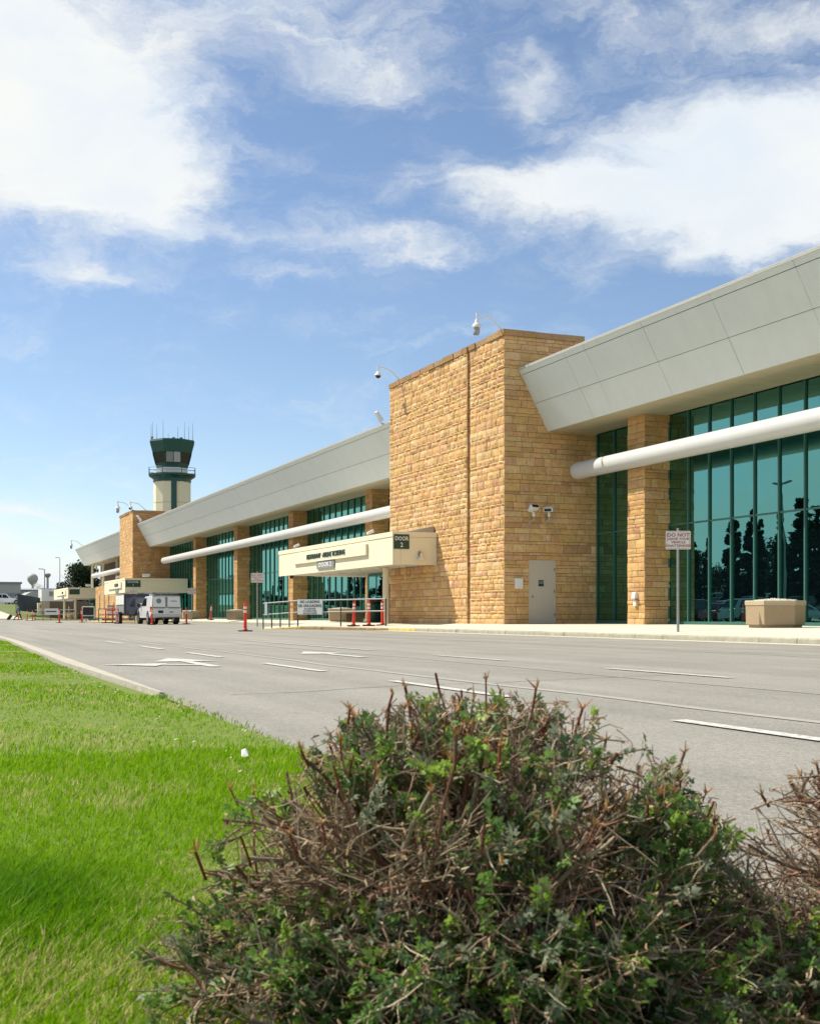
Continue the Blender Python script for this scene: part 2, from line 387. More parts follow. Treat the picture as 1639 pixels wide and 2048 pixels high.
# worn longitudinal seams and the concrete gutter
sm = MB()
for x, w in ((4.62,0.10),(6.35,0.04),(11.8,0.07)):
    pts = [(x + 0.05*math.sin(s*0.5+x) + 0.03*math.sin(s*1.7), s) for s in np.arange(2, 120, 1.5)]
    for a, b in zip(pts, pts[1:]):
        sm.add([(a[0]-w/2,a[1],.004),(a[0]+w/2,a[1],.004),(b[0]+w/2,b[1],.004),(b[0]-w/2,b[1],.004)], [(0,1,2,3)])
structure('road_seam', sm, MAT['seam'])
gt = MB(); gt.add([(16.25,-20,.004),(16.88,-20,.004),(16.88,43.9,.004),(16.25,43.9,.004)], [(0,1,2,3)]); structure('gutter', gt, MAT['concrete'])
ck = MB()
for x0, s0, ang, n in ((2.2,9.0,1.35,26),(9.5,17,1.9,30),(5.2,24,1.5,34),(12.4,14,1.25,26),(8.3,33,1.7,34),(2.6,21,1.6,18)):
    x, s, a = x0, s0, ang
    for k in range(n):
        a2 = a + random.uniform(-.35,.35); l = .22; x2, s2 = x + math.sin(a2)*l, s + math.cos(a2)*l; w = random.uniform(.006,.013)
        nx_, ny_ = math.cos(a2)*w, -math.sin(a2)*w
        if 1.9 < x2 < 16.1: ck.add([(x-nx_,s-ny_,.0022),(x+nx_,s+ny_,.0022),(x2+nx_,s2+ny_,.0022),(x2-nx_,s2-ny_,.0022)], [(0,1,2,3)])
        x, s = x2, s2
structure('road_crack', ck, mat('crack', (.10,.095,.085), .9))
pm = MB()
def dash(x, s0, s1, w=0.11): pm.add([(x-w/2,s0,.008),(x+w/2,s0,.008),(x+w/2,s1,.008),(x-w/2,s1,.008)], [(0,1,2,3)])
s = 3.5
for s in (3.5, 7.95, 12.3, 16.9, 21.3, 25.7): dash(4.0, s, s+2.35)
for s0, s1 in ((4.8,7.2),(9.6,11.8),(14.3,16.7),(19.4,27.5)): dash(7.15, s0, s1)
dash(15.9, 10, 43, 0.06)
structure('lane_marking', pm, MAT['paint'])
def arrow(x, s0, left):
    a = MB(); w = 0.15; z = .008
    a.sheet([(x-w/2,s0),(x+w/2,s0),(x+w/2,s0+1.75),(x-w/2,s0+1.75)], z)
    a.sheet([(x-.40,s0+1.70),(x+.40,s0+1.70),(x,s0+2.9)], z)
    if left:
        a.sheet([(x-w/2-.002,s0+.42),(x-w/2-.002,s0+.68),(x-.40,s0+.92),(x-.50,s0+.72)], z)
        a.sheet([(x-.34,s0+1.12),(x-.62,s0+.36),(x-1.15,s0+1.05)], z+.001)
    return structure('arrow_marking', a, MAT['paint'])
arrow(3.22, 13.9, True); arrow(5.86, 16.2, False)
# lawn kerb
kb = MB()
for a, b in zip(np.arange(8.7,38.6,1.5), np.arange(10.2,40.1,1.5)):
    x0, x1 = lawn_edge(a), lawn_edge(b); kw = lambda s: min(.16, max(-.03, .16*(s-8.2)/6.5)); w, w1 = kw(a), kw(b)
    kb.hexa([(x0-w,a+.006,-.05),(x0+.06,a+.006,-.05),(x1+.06,b-.006,-.05),(x1-w1,b-.006,-.05)],
            [(x0-w,a+.006,.055),(x0+.02,a+.006,.05),(x1+.02,b-.006,.05),(x1-w1,b-.006,.055)])
structure('lawn_kerb', kb, mat('old_kerb', (.42,.39,.32), .95, var=.14, vscale=4, bump=.3, bscale=30))

# pavement in front of the terminal, with its kerb stones
KL = [(16.9,-20.0),(16.9,41.3),(16.9,44.0),(14.8,48.6),(13.8,50.4),(14.6,54.0),(19.5,61.0),(19.5,152.0)]
def kerb_top(i): return [.125,.125,.10,.135,.03,.05,.14,.15][i]
sw = MB(); vs = []
for i, (x, s) in enumerate(KL):
    z = kerb_top(i)
    xi = 18.45 if i < 3 else (17.6 if i < 6 else 20.6)
    vs += [(x+.02, s, z-.006), (xi, s, .285 if i < 3 else .26), (24.0, s, .318)]
sw.add(vs, [(3*i+j,3*i+1+j,3*i+4+j,3*i+3+j) for i in range(len(KL)-1) for j in (0,1)])
pave = structure('sidewalk', sw, MAT['concrete'])
for i in range(len(KL)-1):
    (xa,sa),(xb,sb) = KL[i], KL[i+1]; d = Vector((xb-xa, sb-sa, 0)); ln = d.length; d.normalize(); nrm = Vector((d.y,-d.x,0))
    step = 1.22; n = max(1, round(ln/step)); far = (sa > 60)
    mt = MAT['kerbaged'] if i == 2 else MAT['kerbyellow'] if i in (1,3,4) else MAT['kerb']
    if far or i == 0:
        t0 = 0.0
    for k in range(n):
        t0, t1 = k/n, (k+1)/n
        p, q = Vector((xa,sa,0))+d*(ln*t0+.008), Vector((xa,sa,0))+d*(ln*t1-.008)
        if i == 0 and q.y < 4: continue
        za, zb = (kerb_top(i)*(1-t)+kerb_top(i+1)*t for t in (t0,t1)); j = random.uniform(-.012,.012)
        p = p + nrm*j; q = q + nrm*(j+random.uniform(-.006,.006)); w = nrm*.16; ch = nrm*.025; up = Vector((0,0,1))
        kb = MB()
        kb.add([p-up*.06, q-up*.06, q+up*(zb-.03), p+up*(za-.03), p+ch+up*za, q+ch+up*zb, p+w+up*za, q+w+up*zb, p+w-up*.06, q+w-up*.06],
               [(0,1,2,3),(3,2,5,4),(4,5,7,6),(6,7,9,8),(0,3,4,6,8),(1,9,7,5,2)])
        build('kerb_stone', kb, mt, parent=pave)

# ------------------------------------------------------------------ the terminal
TERM = thing('terminal_building', 'long low airport terminal with sandstone towers, slanted grey fascia and green mirror glass', 'airport terminal', (22.1, 80.0, 0.30))
XF, XG, XP = 18.5, 22.1, 21.2      # tower front, glass plane, pillar front
stones = []                        # every stone: (verts, faces, tint, owner, size as seen)
def stone_wall(owner, origin, u, n, ulen, z0, z1, holes=(), nx=4, nz=2, rough=0.03, scale=1.0, tone=(1,1,1)):
    """courses of split-faced ashlar on one face; origin is the face's lower corner, u runs along it, n out of it"""
    o, u, n = Vector(origin), Vector(u), Vector(n); z = z0
    cuts = sorted({z1} | {h[2] for h in holes} | {h[3] for h in holes})
    last = 0
    while z < z1 - 0.02:
        h = random.choice((.10,.12,.18,.19,.26,.28,.17,.10))*scale
        if h < .14*scale and last < .14*scale: h = .20*scale
        nxt = min(c for c in cuts if c > z + 0.005)
        if z + h > nxt - 0.07: h = nxt - z
        last = h; zt = z + h
        spans = [(0.0, ulen)]
        for a, b, c, d in holes:
            if zt > c + .01 and z < d - .01:
                spans = [t for p, q in spans for t in ((p, min(q, a)), (max(p, b), q)) if t[1] - t[0] > 0.03]
        for p, q in spans:
            x = p
            while x < q - 0.01:
                w = random.uniform(.22,.74)*scale if h > .14*scale else random.uniform(.28,.72)*scale
                if q - (x + w) < .18*scale: w = q - x
                g = .0065; x0, x1, a0, a1 = x+g, x+w-g, z+g, zt-g
                if x < 0.001: x0 = -.018
                if x + w > ulen - .001: x1 = ulen + .012
                V = []; base = random.uniform(.012,.032); prof = [random.uniform(0,rough) for _ in range(nx+1)]
                for j in range(nz+1):
                    for i in range(nx+1):
                        edge = (i in (0,nx)) or (j in (0,nz))
                        d = base if edge else base + prof[i] + random.uniform(0,rough*.5)
                        if edge and 0 < i < nx: d = base + prof[i]*.55
                        jx = 0 if i in (0,nx) else random.uniform(-.25,.25)*(x1-x0)/nx
                        P = o + u*(x0+(x1-x0)*i/nx+jx) + n*d; P.z = a0+(a1-a0)*j/nz; V.append(P)
                F = [(j*(nx+1)+i, j*(nx+1)+i+1, (j+1)*(nx+1)+i+1, (j+1)*(nx+1)+i) for j in range(nz) for i in range(nx)]
                ring = [i for i in range(nx+1)] + [j*(nx+1)+nx for j in range(1,nz+1)] + [nz*(nx+1)+i for i in range(nx-1,-1,-1)] + [j*(nx+1) for j in range(nz-1,0,-1)]
                b = len(V)
                for r in ring:
                    P = V[r].copy(); P -= n*((P-o).dot(n)+.02); V.append(P)
                m = len(ring)
                F += [(ring[k], b+k, b+(k+1)%m, ring[(k+1)%m]) for k in range(m)]
                if n.cross(u).z > 0: F = [tuple(reversed(f)) for f in F]
                ctr = V[0]; Y = max(5.0, ctr.x*.375 + ctr.y*.927); ang = abs((u.x*.927-u.y*.375) - (ctr.x*.927-ctr.y*.375)/Y*(u.x*.375+u.y*.927))
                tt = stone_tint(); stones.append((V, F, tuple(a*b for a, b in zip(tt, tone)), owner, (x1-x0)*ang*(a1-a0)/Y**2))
                x += w
        z = zt
def core(name, parent, x0, x1, s0, s1, z0, z1, holes=None, m='mortar'):
    return build(name, MB().box(x0, x1, s0, s1, z0, z1), MAT[m], parent=parent)

# sandstone tower by the second door
T1 = MB().box(XF, 22.3, 37.2, 39.9, .15, 10.06).box(18.95, 22.2, 39.9, 40.2, .15, 10.04).box(XF, 22.3, 40.2, 47.9, .15, 10.06)
tower1 = build('stone_tower', T1, MAT['mortar'], parent=TERM)
DX0, DX1 = 19.46, 20.38
stone_wall(tower1, (XF,37.2,0), (1,0,0), (0,-1,0), 3.6, .27, 10.06, holes=[(DX0-XF-.03, DX1-XF+.03, .20, 2.46)], rough=.010)
stone_wall(tower1, (XF,39.9,0), (0,-1,0), (-1,0,0), 2.7, .27, 10.06, nx=5, rough=.040)
stone_wall(tower1, (XF,47.9,0), (0,-1,0), (-1,0,0), 7.7, .27, 10.06, nx=5, rough=.040)
stone_wall(tower1, (XF,40.2,0), (1,0,0), (0,-1,0), .44, .27, 10.06, nx=2, rough=.02)
def coping(parent, x0, x1, s0, s1, z):
    mb = MB(); cols = []
    segs = []
    x = x0
    while x < x1 - .05: w = min(random.uniform(.7,1.3), x1-x); segs.append((x, x+w, s0, s0+.35)); x += w
    s = s0 + .352
    while s < s1 - .05: w = min(random.uniform(.5,1.0), s1-s); segs.append((x0, x0+.35, s, s+w)); s += w
    for a, b, c, d in segs:
        j = random.uniform(-.03,.03); q = random.uniform(0,.05)
        t = stone_tint(); t = (t[0]*.62, t[1]*.62, t[2]*.66)
        mb.hexa([(a-.05-q if a == x0 else a+.004, c-.05-q if c == s0 else c+.004, z),(b-.004,c-.05-q if c == s0 else c+.004,z),(b-.004,d-.004,z),(a-.05-q if a == x0 else a+.004,d-.004,z)],
                [(a-.07-q if a == x0 else a+.004, c-.07-q if c == s0 else c+.004, z+.19+j*.5),(b-.004,c-.07-q if c == s0 else c+.004,z+.19+j*.5),(b-.004,d-.004,z+.20+j*.5),(a-.07-q if a == x0 else a+.004,d-.004,z+.2+j*.5)], c=t)
    mb.box(x0+.32, x1-.01, s0+.34, s1-.01, z, z+.10, c=(.3,.28,.25))
    return build('coping', mb, MAT['stone'], parent=parent)
coping(tower1, XF, 21.56, 37.2, 39.9, 10.06); coping(tower1, XF, 21.56, 40.2, 47.9, 10.06)
# second tower far down the facade, and the low wall beyond it
T2X = 18.65
tower2 = build('stone_tower', MB().box(T2X, 22.3, 114.0, 121.6, .15, 10.06), MAT['mortar'], parent=TERM)
stone_wall(tower2, (T2X,114,0), (1,0,0), (0,-1,0), 3.45, .30, 10.06, nx=2, nz=1, rough=.012, tone=(.8,.72,.66))  # side face tinted darker and browner: shade put into the stone colour
stone_wall(tower2, (T2X,121.6,0), (0,-1,0), (-1,0,0), 7.6, .30, 10.06, nx=4, nz=1, rough=.05, scale=1.25)
coping(tower2, T2X, 21.6, 114.0, 121.6, 10.06)
slits = [(s, s+.55, 1.15, 2.75) for s in (3.0, 6.4, 9.8)]
lw = build('low_stone_wall', MB().box(18.82, 22.3, 121.7, 140.0, .15, 3.72), MAT['mortar'], parent=TERM)
stone_wall(lw, (18.82,140,0), (0,-1,0), (-1,0,0), 18.3, .30, 3.72, holes=slits, nx=4, nz=1, rough=.05, scale=1.3)
stone_wall(lw, (18.6,121.7,0), (0,-1,0), (-1,0,0), 0.3, .30, 3.72, nx=2, nz=1, rough=.05, scale=1.3)
for a, b, c, d in slits:
    build('window', MB().box(18.80, 18.83, 140-b, 140-a, c, d), MAT['room'], parent=lw)
# pillars between the bays
PS = [5.3, 19.05, 32.8, 57.4, 71.15, 84.9, 98.65]
for i, s0 in enumerate(PS):
    pl = build('pillar', MB().box(XP, XG+.02, s0, s0+.95, .15, 6.9), MAT['mortar'], parent=TERM)
    if s0 > 10:
        near = s0 == 32.8; PT_ = (.9,.87,.83) if near else (.82,.75,.68)   # darker, browner tint puts the overhang's shade into the pillar stone
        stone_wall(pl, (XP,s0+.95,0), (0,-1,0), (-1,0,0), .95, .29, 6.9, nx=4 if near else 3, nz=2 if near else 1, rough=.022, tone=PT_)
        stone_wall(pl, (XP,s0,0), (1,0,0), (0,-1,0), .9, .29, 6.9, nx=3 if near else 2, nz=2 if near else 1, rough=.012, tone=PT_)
# the 300 stones that show largest are parts of their own, the rest one mesh per wall
stones.sort(key=lambda q: -q[4])
rest = {}
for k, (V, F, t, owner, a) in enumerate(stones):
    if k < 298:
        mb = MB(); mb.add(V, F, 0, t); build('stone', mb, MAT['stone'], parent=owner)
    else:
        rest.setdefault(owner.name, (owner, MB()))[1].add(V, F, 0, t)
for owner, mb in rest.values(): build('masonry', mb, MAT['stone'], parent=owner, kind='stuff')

# glazing: panes between mullions, a transom, a sill and a head
def bay(s0, s1, z0=.30, z1=6.9, xg=XG, transom=3.43, step=1.075, phase=0.0, doors=None):
    n = max(1, round((s1-s0)/step)); w = (s1-s0)/n
    wn = build('window_wall', MB().box(xg+.09, xg+.12, s0, s1, z0, z1), MAT['room'], parent=TERM)
    for k in range(n+1):
        s = s0 + k*w
        build('mullion', MB().box(xg-.055, xg+.05, max(s0,s-.026), min(s1,s+.026), z0+.1, z1), MAT['mullion'], parent=wn)
    fr = MB().box(xg-.07, xg+.05, s0, s1, z0, z0+.1)
    build('sill', fr, MAT['mullion'], parent=wn)
    if transom: build('transom', MB().box(xg-.035, xg+.05, s0+.03, s1-.03, transom-.025, transom+.025), MAT['mullion'], parent=wn)
    for k in range(n):
        a, b = s0+k*w+.03, s0+(k+1)*w-.03
        for za, zb in (((z0+.1, transom-.025),(transom+.025, z1)) if transom else ((z0+.1,z1),)):
            # panes are never set dead true: a hair of tilt breaks up the mirror image
            e = [random.uniform(-.0012,.0012) for _ in range(4)]
            mb = MB().hexa([(xg+e[0],b,za),(xg+.02+e[0],b,za),(xg+.02+e[1],a,za),(xg+e[1],a,za)], [(xg+e[2],b,zb),(xg+.02+e[2],b,zb),(xg+.02+e[3],a,zb),(xg+e[3],a,zb)])
            build('pane', mb, MAT['glass'], parent=wn)
    return wn
bay(6.25,19.05); bay(20.0,32.8); bay(33.75,37.18)
bay(47.92,57.4); bay(58.35,71.15); bay(72.1,84.9); bay(85.85,98.65); bay(99.6,113.98)
build('recessed_wall', MB().box(XG-.02, XG+.12, 121.62, 160.0, 3.7, 6.92), mat('brown_recess', (.10,.065,.045), .9, var=.15, vscale=2), parent=TERM)
bay(140.0,160.0, z0=.3, z1=3.7, transom=None, step=1.6)
col = MB()
for s in (128.0, 139.0, 150.0, 159.6): col.box(20.9, 21.15, s, s+.25, .3 if s > 140 else 3.7, 6.9)
build('column', col, MAT['cream'], parent=TERM)
# mass of the building behind the glass
body = MB().box(XG+.13, 62, 6.0, 160.2, .1, 8.70)
build('wall', body, MAT['room'], parent=TERM)

# slanted fascia: panels hung on a dark backing, soffit boards, roof edge
FT, FB = (19.02, 8.97), (20.15, 6.90)                # top and bottom edge (X, Z)
fdir = Vector((FB[0]-FT[0], 0, FB[1]-FT[1])); flen = fdir.length; fdir.normalize(); fn = Vector((-fdir.z*-1, 0, 0))
fn = Vector((fdir.z, 0, -fdir.x)).normalized()
if fn.x > 0: fn = -fn
def fpt(t, s, d): p = Vector((FT[0], s, FT[1])) + fdir*t + fn*d; return p
def fascia(s0, s1, joints, rows=((.0,.232),(.250,1.30),(1.314,flen))):
    back = MB()
    back.hexa([fpt(flen-.01,s0+.01,-.02), fpt(flen-.01,s1-.01,-.02), (20.7,s1-.01,6.93), (20.7,s0+.01,6.93)],
              [fpt(.02,s0+.01,-.02), fpt(.02,s1-.01,-.02), (20.7,s1-.01,8.90), (20.7,s0+.01,8.90)])
    fa = build('fascia', back, MAT['joint'], parent=TERM)
    js = [s0] + [j for j in joints if s0+.3 < j < s1-.3] + [s1]
    for r, (ta, tb) in enumerate(rows):
        for a, b in zip(js, js[1:]):
            d = .012 + random.uniform(-.0025,.0025) + (.01 if r == 0 else 0); q = random.uniform(-.0015,.0015)
            a2, b2 = (a+.007, b-.007) if s0 < 40 else (a+.002, b-.002)
            A = [fpt(ta,a2,d+q), fpt(ta,b2,d-q), fpt(tb,b2,d-q), fpt(tb,a2,d+q)]
            B = [p - fn*.03 for p in A]
            mb = MB().hexa([B[0],B[1],B[2],B[3]], [A[0],A[1],A[2],A[3]])
            build('panel', mb, MAT['panel'], parent=fa)
    # roof edge flashing and roof behind
    rf = MB().box(FT[0]-.01, 62, s0, s1, 8.91, 8.985); build('roof', rf, MAT['roof'], parent=TERM)
    sf = build('soffit', MB().box(20.16, XG+.1, s0+.01, s1-.01, 6.925, 6.94), MAT['joint'], parent=TERM)
    return fa, sf
jr = [34.1, 32.9, 29.7, 26.45, 23.2, 19.95, 16.7, 13.45, 10.2]
fa1, sf1 = fascia(6.0, 37.18, sorted(jr))
fa2, sf2 = fascia(47.92, 113.98, list(np.arange(51.1, 113, 3.25)))
fa3, sf3 = fascia(121.62, 160.8, list(np.arange(124.8, 160, 3.25)))
def soffit_boards(sf, s0, s1, single_from=None):
    rest = MB(); s = s0
    while s < s1 - .1:
        w = min(.40, s1-s); e = random.uniform(0,.004)
        if single_from is not None and s > single_from:
            build('soffit_board', MB().box(20.155, XG-.08, s+.004, s+w-.004, 6.896+e, 6.92), MAT['soffit'], parent=sf)
        else: rest.box(20.155, XG-.08, s+.004, s+w-.004, 6.896+e, 6.92)
        s += w
    if rest.v: build('soffit_boards', rest, MAT['soffit'], parent=sf, kind='stuff')
soffit_boards(sf1, 6.0, 37.18, 19.0); soffit_boards(sf2, 47.92, 113.98); soffit_boards(sf3, 121.62, 160.8)
# the big round pipe that runs along the pillars
def big_pipe(s0, s1):
    r = .285; x = XP - r - .005; z = 5.50
    mb = MB(); pr = [(.02,0),(r*.75,.01),(r*.95,.06),(r,.14),(r,s1-s0-.14),(r*.95,s1-s0-.06),(r*.75,s1-s0-.01),(.02,s1-s0)]
    mb.lathe(pr, (x,s0,z), n=28, axis='y'); p = build('pipe', mb, MAT['pipe'], parent=TERM, smooth=True)
    return p
big_pipe(6.0, 36.6); big_pipe(48.1, 110.9); big_pipe(121.8, 158.0)
# the grey door in the side of the tower
dr = build('door', MB().box(DX0, DX1, 37.165, 37.21, .30, 2.42), MAT['offwhite'], parent=TERM)
build('door_frame', MB().box(DX0-.05, DX0, 37.15, 37.25, .30, 2.47).box(DX1, DX1+.05, 37.15, 37.25, .30, 2.47).box(DX0, DX1, 37.15, 37.25, 2.42, 2.47), MAT['offwhite'], parent=dr)
build('door_knob', MB().lathe([(.015,0),(.03,-.02),(.035,-.05),(.02,-.075)], (DX0+.07,37.163,1.22), n=12, axis='y'), MAT['galv'], parent=dr, smooth=True)
for z in (.55,1.35,2.1): build('hinge', MB().box(DX1-.02, DX1+.02, 37.14, 37.165, z, z+.12), MAT['galv'], parent=dr)
build('threshold', MB().box(DX0-.05, DX1+.05, 37.10, 37.165, .285, .315), MAT['galv'], parent=dr)

# ------------------------------------------------------------------ entrance canopies
def canopy(x0, s0, s1, xr, ztop=3.74, zbot=2.50, jf=(), js=()):
    """front fascia panels, near side panels, cap strip, soffit; x0 front plane"""
    cn = build('canopy', MB().box(x0+.05, xr[0], s0+.05, s1-.05, zbot+.04, ztop-.04), MAT['creamgrey'], parent=TERM)
    fr = [s0] + list(jf) + [s1]
    for a, b in zip(fr, fr[1:]):
        build('panel', MB().box(x0, x0+.045, a+.004, b-.004, zbot, ztop-.20), MAT['cream'], parent=cn)
    sd = [x0+.045] + list(js) + [xr[1]]
    for a, b in zip(sd, sd[1:]):
        build('panel', MB().box(a+.004, b-.004, s0, s0+.045, zbot, ztop-.20), MAT['cream'], parent=cn)
    cap = MB().box(x0-.02, x0+.12, s0-.02, s1+.02, ztop-.19, ztop).box(x0+.12, xr[1], s0-.02, s0+.12, ztop-.19, ztop)
    build('cap', cap, MAT['cream'], parent=cn)
    build('roof', MB().box(x0+.12, xr[1]-.02, s0+.12, s1, ztop-.10, ztop-.06), MAT['roof'], parent=cn)
    for s in np.arange(s0+1.5, s1-1, 2.6):
        build('downlight', MB().lathe([(.11,zbot-.012),(.11,zbot+.03)], (x0+1.0,s,0), n=14), MAT['signwhite'], parent=cn)
    return cn
c2 = canopy(16.66, 42.9, 58.4, (18.46,18.46), jf=(47.3,51.0,55.2), js=(16.98,))
build('rear_slab', MB().box(18.47, 22.0, 47.96, 58.4, 2.52, 3.6), MAT['creamgrey'], parent=c2)
build('flashing', MB().add([(17.2,43.1,3.74),(18.44,43.1,3.74),(18.44,43.1,4.0),(17.2,47.5,3.74),(18.44,47.5,3.74),(18.44,47.5,4.0)], [(0,1,2),(5,4,3),(0,2,5,3),(1,4,5,2),(0,3,4,1)]), MAT['galv'], parent=c2)
build('sign_board', MB().box(16.56, 16.655, 45.6, 55.6, 2.98, 3.42), MAT['cream'], parent=c2)
c1 = canopy(16.6, 105.5, 117.6, (18.55,21.95), jf=(109.5,113.5), js=(17.6,20.4))
build('rear_slab', MB().box(18.56, 21.95, 105.56, 113.9, 2.54, 3.6), MAT['creamgrey'], parent=c1)
build('sign_board', MB().box(16.5, 16.595, 107.2, 114.8, 2.92, 3.45), MAT['cream'], parent=c1)
c3 = canopy(16.3, 144.4, 159.5, (21.9,21.9), jf=(149.4,154.4), js=(17.4,))
build('sign_board', MB().box(16.2, 16.295, 146.2, 156, 2.92, 3.45), MAT['cream'], parent=c3)
def ccolumn(x, s, r=.13, z=2.5):
    build('column', MB().lathe([(r,.15),(r,z)], (x,s,0), n=20), MAT['cream'], parent=TERM, smooth='auto')
ccolumn(17.76,46.5,.135); ccolumn(17.76,106.6,.14); ccolumn(19.75,54.0,.10); ccolumn(17.3,146.0,.15); ccolumn(17.3,157,.15)
# lettering fixed to the canopies
text_mesh('RESTAURANT · AIRLINE TICKETING', .30, MAT['letterg'], c2, (16.545,50.75,3.21), FACE_ROAD, xs=1.12, depth=.015)
text_mesh('BUS  AUTO', .40, MAT['letterg'], c1, (16.485,109.6,3.2), FACE_ROAD, xs=1.0, depth=.015)
text_mesh('ID. CLAIM', .36, MAT['letterg'], c3, (16.185,149.0,3.18), FACE_ROAD, xs=.9, depth=.015)
# glazed vestibules under the canopies
def vestibule(x0, s0, s1, z1=2.5):
    v = build('vestibule', MB().box(x0+.06, XG-.08, s0+.06, s1-.06, .3, z1-.02), MAT['room'], parent=TERM)
    for a, b in ((x0+.04,x0+.85),(x0+.9,XG-.1)):
        build('pane', MB().box(a, b, s0, s0+.03, .38, z1-.1), MAT['glass'], parent=v)
    n = max(2, round((s1-s0)/1.1)); w = (s1-s0)/n
    for k in range(n): build('pane', MB().box(x0, x0+.03, s0+k*w+.04, s0+(k+1)*w-.04, .38, z1-.1), MAT['glass'], parent=v)
    fr = MB().box(x0-.03,x0+.05,s0-.03,s0+.04,.3,z1).box(x0+.85,x0+.9,s0-.02,s0+.04,.3,z1).box(x0,XG-.09,s0-.02,s0+.04,z1-.1,z1).box(x0-.02,x0+.04,s0+.04,s1,z1-.1,z1)
    for k in range(1,n+1): fr.box(x0-.02,x0+.04,s0+k*w-.04,s0+k*w+.04,.3,z1-.1)
    build('door_frame', fr, MAT['mullion'], parent=v)
vestibule(19.6, 48.3, 53.6); vestibule(19.6, 106.5, 112.5, 2.52); vestibule(19.6, 146, 152, 2.48)

# ------------------------------------------------------------------ signs on the building
def plate_sign(name, label, parent_loc, box, mt, group=None):
    t = thing(name, label, 'sign', parent_loc, 0, group)
    build('plate', MB().box(*box), mt, parent=t); return t
ds = plate_sign('door_sign', 'dark green DOOR 2 plate at the top corner of the nearest cream canopy', (16.95,42.89,3.05), (16.70,17.32,42.87,42.895,3.09,3.64), MAT['signgreen'])
text_mesh('DOOR', .215, MAT['letterw'], ds, (17.01,42.865,3.475), FACE_NEAR, depth=.003, xs=.84, bold=.012); text_mesh('2', .235, MAT['letterw'], ds, (17.01,42.865,3.235), FACE_NEAR, depth=.003)
d1 = plate_sign('door_sign', 'dark green DOOR 1 plate on the middle canopy behind the white truck', (16.95,105.49,3.05), (16.66,17.9,105.47,105.495,2.98,3.56), MAT['signgreen'])
text_mesh('DOOR', .25, MAT['letterw'], d1, (17.28,105.465,3.40), FACE_NEAR, depth=.003, xs=1.25, bold=.004); text_mesh('1', .25, MAT['letterw'], d1, (17.28,105.465,3.13), FACE_NEAR, depth=.003, xs=1.25, bold=.004)
d0 = plate_sign('door_sign', 'dark green door plate on the farthest canopy under the dark tree', (16.9,144.39,3.05), (16.45,17.6,144.37,144.395,2.95,3.55), MAT['signgreen'])
g2 = plate_sign('door_sign', 'grey DOOR 2 plate hanging below the lettered board of the nearest canopy', (16.6,50.7,2.7), (16.60,16.635,49.7,52.1,2.63,2.965), MAT['signgrey'])
text_mesh('DOOR 2', .27, MAT['letterw'], g2, (16.592,50.9,2.80), FACE_ROAD, depth=.004, xs=1.75)
g1 = plate_sign('door_sign', 'small grey plate below the lettered board of the middle canopy', (16.55,110,2.7), (16.54,16.58,109.0,110.6,2.55,2.90), MAT['signgrey'])
g0 = plate_sign('door_sign', 'small grey plate below the lettered board of the farthest canopy', (16.25,149.5,2.7), (16.24,16.28,148.6,150.4,2.55,2.90), MAT['signgrey'])
dsg = plate_sign('door_notice', 'small dark green notice stuck on the grey steel door', (19.88,37.16,1.6), (19.77,19.97,37.155,37.162,1.58,1.79), MAT['signgreen'])
text_mesh('AUTHORIZED', .03, MAT['letterw'], dsg, (19.87,37.152,1.73), FACE_NEAR, depth=.001); text_mesh('PERSONNEL ONLY', .022, MAT['letterw'], dsg, (19.87,37.152,1.68), FACE_NEAR, depth=.001)
eb = thing('electrical_box', 'small white metal box mounted left of the grey steel door', 'utility box', (18.99,37.16,1.5))
build('housing', MB().box(18.86,19.13,37.06,37.19,1.49,1.85), MAT['white'], parent=eb, bevel=.012)
build('lid', MB().box(18.87,19.12,37.045,37.058,1.50,1.84), MAT['white'], parent=eb, bevel=.006)
ob_ = thing('outlet_box', 'little white outlet box low on the nearest stone pillar', 'utility box', (21.17,33.25,.9))
build('housing', MB().box(21.10,21.185,33.17,33.33,.88,1.06), MAT['white'], parent=ob_, bevel=.01)
build('hood', MB().hexa([(21.03,33.15,1.12),(21.185,33.15,1.12),(21.185,33.35,1.12),(21.03,33.35,1.12)],[(21.08,33.15,1.32),(21.185,33.15,1.32),(21.185,33.35,1.32),(21.08,33.35,1.32)]), MAT['white'], parent=ob_, bevel=.01)
build('conduit', MB().tube([(21.15,33.25,1.05),(21.15,33.25,1.13)], .025), MAT['galv'], parent=ob_)

def floodlight(x, label, tilt, yaw):
    t = thing('floodlight', label, 'flood light', (x,37.17,3.8), 0, 'flood lights on the tower side')
    build('bracket', MB().box(-.03,.03,-.03,.0,-.14,.14).obar((0,-.02,0),(.02,-.26,.02),.05,.05).tube([(.02,-.25,0),(.02,-.25,.26)],.022), MAT['aggrim'], parent=t, world=False)
    build('ballast', MB().lathe([(.03,.14),(.055,.17),(.055,.27),(.03,.31)], (.02,-.25,0), n=12), MAT['white'], parent=t, world=False, smooth='auto')
    h = build('head', MB().hexa([(-.17,-.12,-.09),(.17,-.12,-.09),(.14,.16,-.05),(-.14,.16,-.05)],[(-.17,-.12,.07),(.17,-.12,.07),(.14,.16,.05),(-.14,.16,.05)]), MAT['white'], parent=t, world=False, bevel=.02)
    h.location = (.0,-.27,.42); h.rotation_euler = (R(tilt), 0, R(yaw))
    l = build('lens', MB().box(-.13,.13,-.128,-.118,-.06,.045), MAT['carwin'], parent=t, world=False); l.location = h.location; l.rotation_euler = h.rotation_euler
    return t
floodlight(19.44, 'left of two white flood lights on the tower above the steel door, lens showing', -38, 12)
floodlight(20.03, 'right of two white flood lights on the tower above the steel door, tipped flatter', 22, -48)
